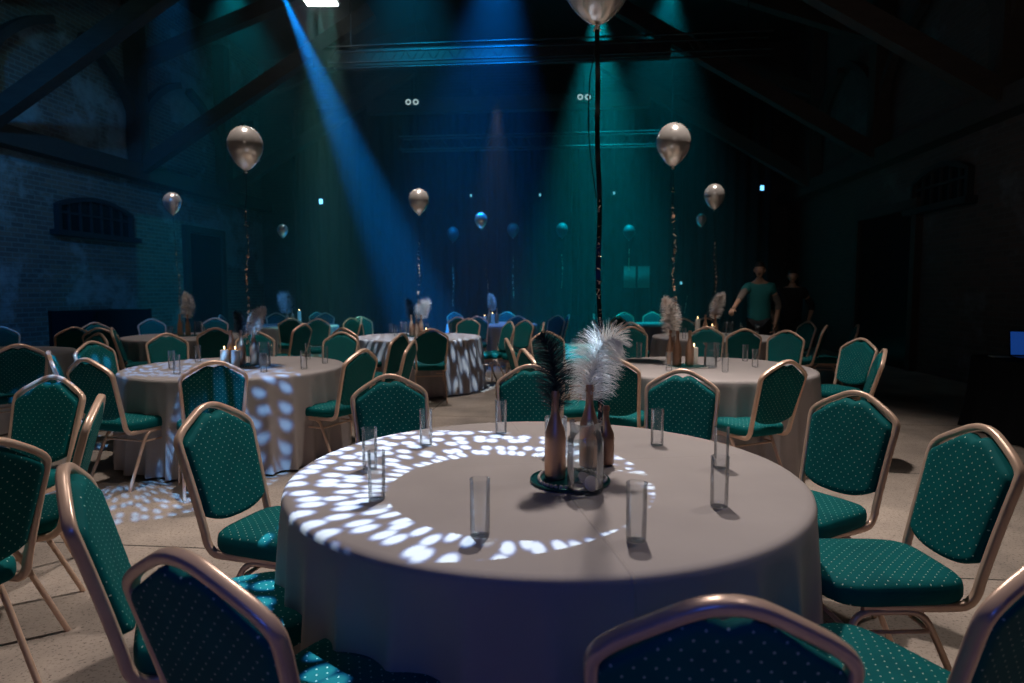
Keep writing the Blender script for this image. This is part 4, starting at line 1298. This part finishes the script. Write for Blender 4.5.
# pattern projectors (break-up gobos)
def gobo(name, loc, tgt, power, size, circles, cell, stretch, tint_in=(1, 1, 1), tint_out=(.35, .65, 1), rot=0.0, thr=.46, rad=.012):
    """circles: list of ((u,v) centre, radius) : first = outer edge, second = dark middle, in the projector's own plane"""
    o = spot(name, loc, tgt, power, (1, 1, 1), size, .15, rad)
    L = o.data; L.use_nodes = True; nt = L.node_tree
    em = nt.nodes['Emission']
    tc = nt.nodes.new('ShaderNodeTexCoord'); sx = nt.nodes.new('ShaderNodeSeparateXYZ')
    nt.links.new(tc.outputs['Normal'], sx.inputs[0])
    u = math_n(nt, 'DIVIDE', sx.outputs[0], math_n(nt, 'ABSOLUTE', sx.outputs[2])); v = math_n(nt, 'DIVIDE', sx.outputs[1], math_n(nt, 'ABSOLUTE', sx.outputs[2]))
    def dist(c):
        a = math_n(nt, 'SUBTRACT', u, c[0]); b_ = math_n(nt, 'SUBTRACT', v, c[1])
        return math_n(nt, 'SQRT', math_n(nt, 'ADD', math_n(nt, 'MULTIPLY', a, a), math_n(nt, 'MULTIPLY', b_, b_))), a, b_
    d0, _, _ = dist(circles[0][0]); d1, a1, b1_ = dist(circles[1][0])
    inside = math_n(nt, 'LESS_THAN', d0, circles[0][1]); outside = math_n(nt, 'GREATER_THAN', d1, circles[1][1])
    cmb = nt.nodes.new('ShaderNodeCombineXYZ')
    th = math_n(nt, 'ARCTAN2', b1_, a1)
    nt.links.new(math_n(nt, 'MULTIPLY', th, cell), cmb.inputs[0]); nt.links.new(math_n(nt, 'DIVIDE', d1, stretch), cmb.inputs[1])
    vo = N(nt, 'ShaderNodeTexVoronoi', i_Scale=1.0, i_Randomness=.62, voronoi_dimensions='2D')
    nt.links.new(cmb.outputs[0], vo.inputs['Vector'])
    k = nt.nodes.new('ShaderNodeMapRange'); k.interpolation_type = 'SMOOTHSTEP'
    k.inputs['From Min'].default_value = thr; k.inputs['From Max'].default_value = thr - .28; k.inputs['To Min'].default_value = 0; k.inputs['To Max'].default_value = 1
    nt.links.new(vo.outputs['Distance'], k.inputs['Value'])
    s = math_n(nt, 'MULTIPLY', math_n(nt, 'MULTIPLY', k.outputs[0], inside), outside)
    nt.links.new(mix_col(nt, k.outputs[0], (*tint_out, 1), (*tint_in, 1)), em.inputs['Color'])
    nt.links.new(s, em.inputs['Strength'])
    return o
def to_uv(loc, tgt, p):
    q = (Vector(tgt) - Vector(loc)).to_track_quat('-Z', 'Y'); l = q.inverted() @ (Vector(p) - Vector(loc)); return (l.x / -l.z, l.y / -l.z)
def circ3(a, b, c):
    ax, ay = a; bx, by_ = b; cx_, cy_ = c
    d = 2 * (ax * (by_ - cy_) + bx * (cy_ - ay) + cx_ * (ay - by_))
    ux = ((ax * ax + ay * ay) * (by_ - cy_) + (bx * bx + by_ * by_) * (cy_ - ay) + (cx_ * cx_ + cy_ * cy_) * (ay - by_)) / d
    uy = ((ax * ax + ay * ay) * (cx_ - bx) + (bx * bx + by_ * by_) * (ax - cx_) + (cx_ * cx_ + cy_ * cy_) * (bx - ax)) / d
    return (ux, uy), math.hypot(ax - ux, ay - uy)
gl, gt = (-.9, 3.6, 4.9), (-.35, 2.2, .75)
def tp(px, py): return to_uv(gl, gt, at(px, py, .748))
inner = circ3(tp(398, 478), tp(610, 470), tp(505, 540))
outer = circ3(tp(500, 432), tp(655, 492), tp(400, 562))
gobo('gobo_projector', gl, gt, 2300, 60, [outer, inner], 9.5, .023, tint_in=(.60, .82, 1), tint_out=(.0, .22, 1), thr=.53, rad=.004)
gl2, gt2 = (-.6, 2.4, 5.3), (-2.95, 4.85, .3)
gobo('gobo_projector', gl2, gt2, 2600, 40, [((0.0, 0.0), .215), ((.0, -.02), .05)], 15.0, .030, tint_in=(.20, .52, 1), tint_out=(.0, .2, 1), thr=.44)
gl3, gt3 = (-.4, 6.4, 5.3), (-1.2, 9.15, .75)
gobo('gobo_projector', gl3, gt3, 2300, 34, [((0.0, 0.0), .185), ((.0, .0), .02)], 9, .024, tint_in=(.62, .82, 1), tint_out=(.1, .4, 1), thr=.47)
spot('key_spot', (-.3, 13.6, 5.2), TC['T6'] + Vector((0, 0, .6)), 130, WARM, 34, .8, .08)
spot('blue_wash', (-1.5, 8.6, 5.0), TC['T5'] + Vector((0, 0, .9)), 500, (.03, .30, 1.0), 17, .6, .05)

w = bpy.data.worlds.new('world'); sc.world = w; w.use_nodes = True
w.node_tree.nodes['Background'].inputs[0].default_value = (.01, .03, .045, 1)
w.node_tree.nodes['Background'].inputs[1].default_value = .0

sc.view_settings.view_transform = 'Standard'
sc.view_settings.look = 'None'
sc.view_settings.exposure = 0.14
sc.view_settings.gamma = 1.0
sc.view_settings.use_curve_mapping = False
cy = sc.cycles
cy.use_denoising = True
cy.max_bounces = 8; cy.diffuse_bounces = 3; cy.glossy_bounces = 3; cy.transmission_bounces = 8; cy.volume_bounces = 0; cy.transparent_max_bounces = 8
cy.sample_clamp_indirect = 4.0
cy.caustics_reflective = False; cy.caustics_refractive = False
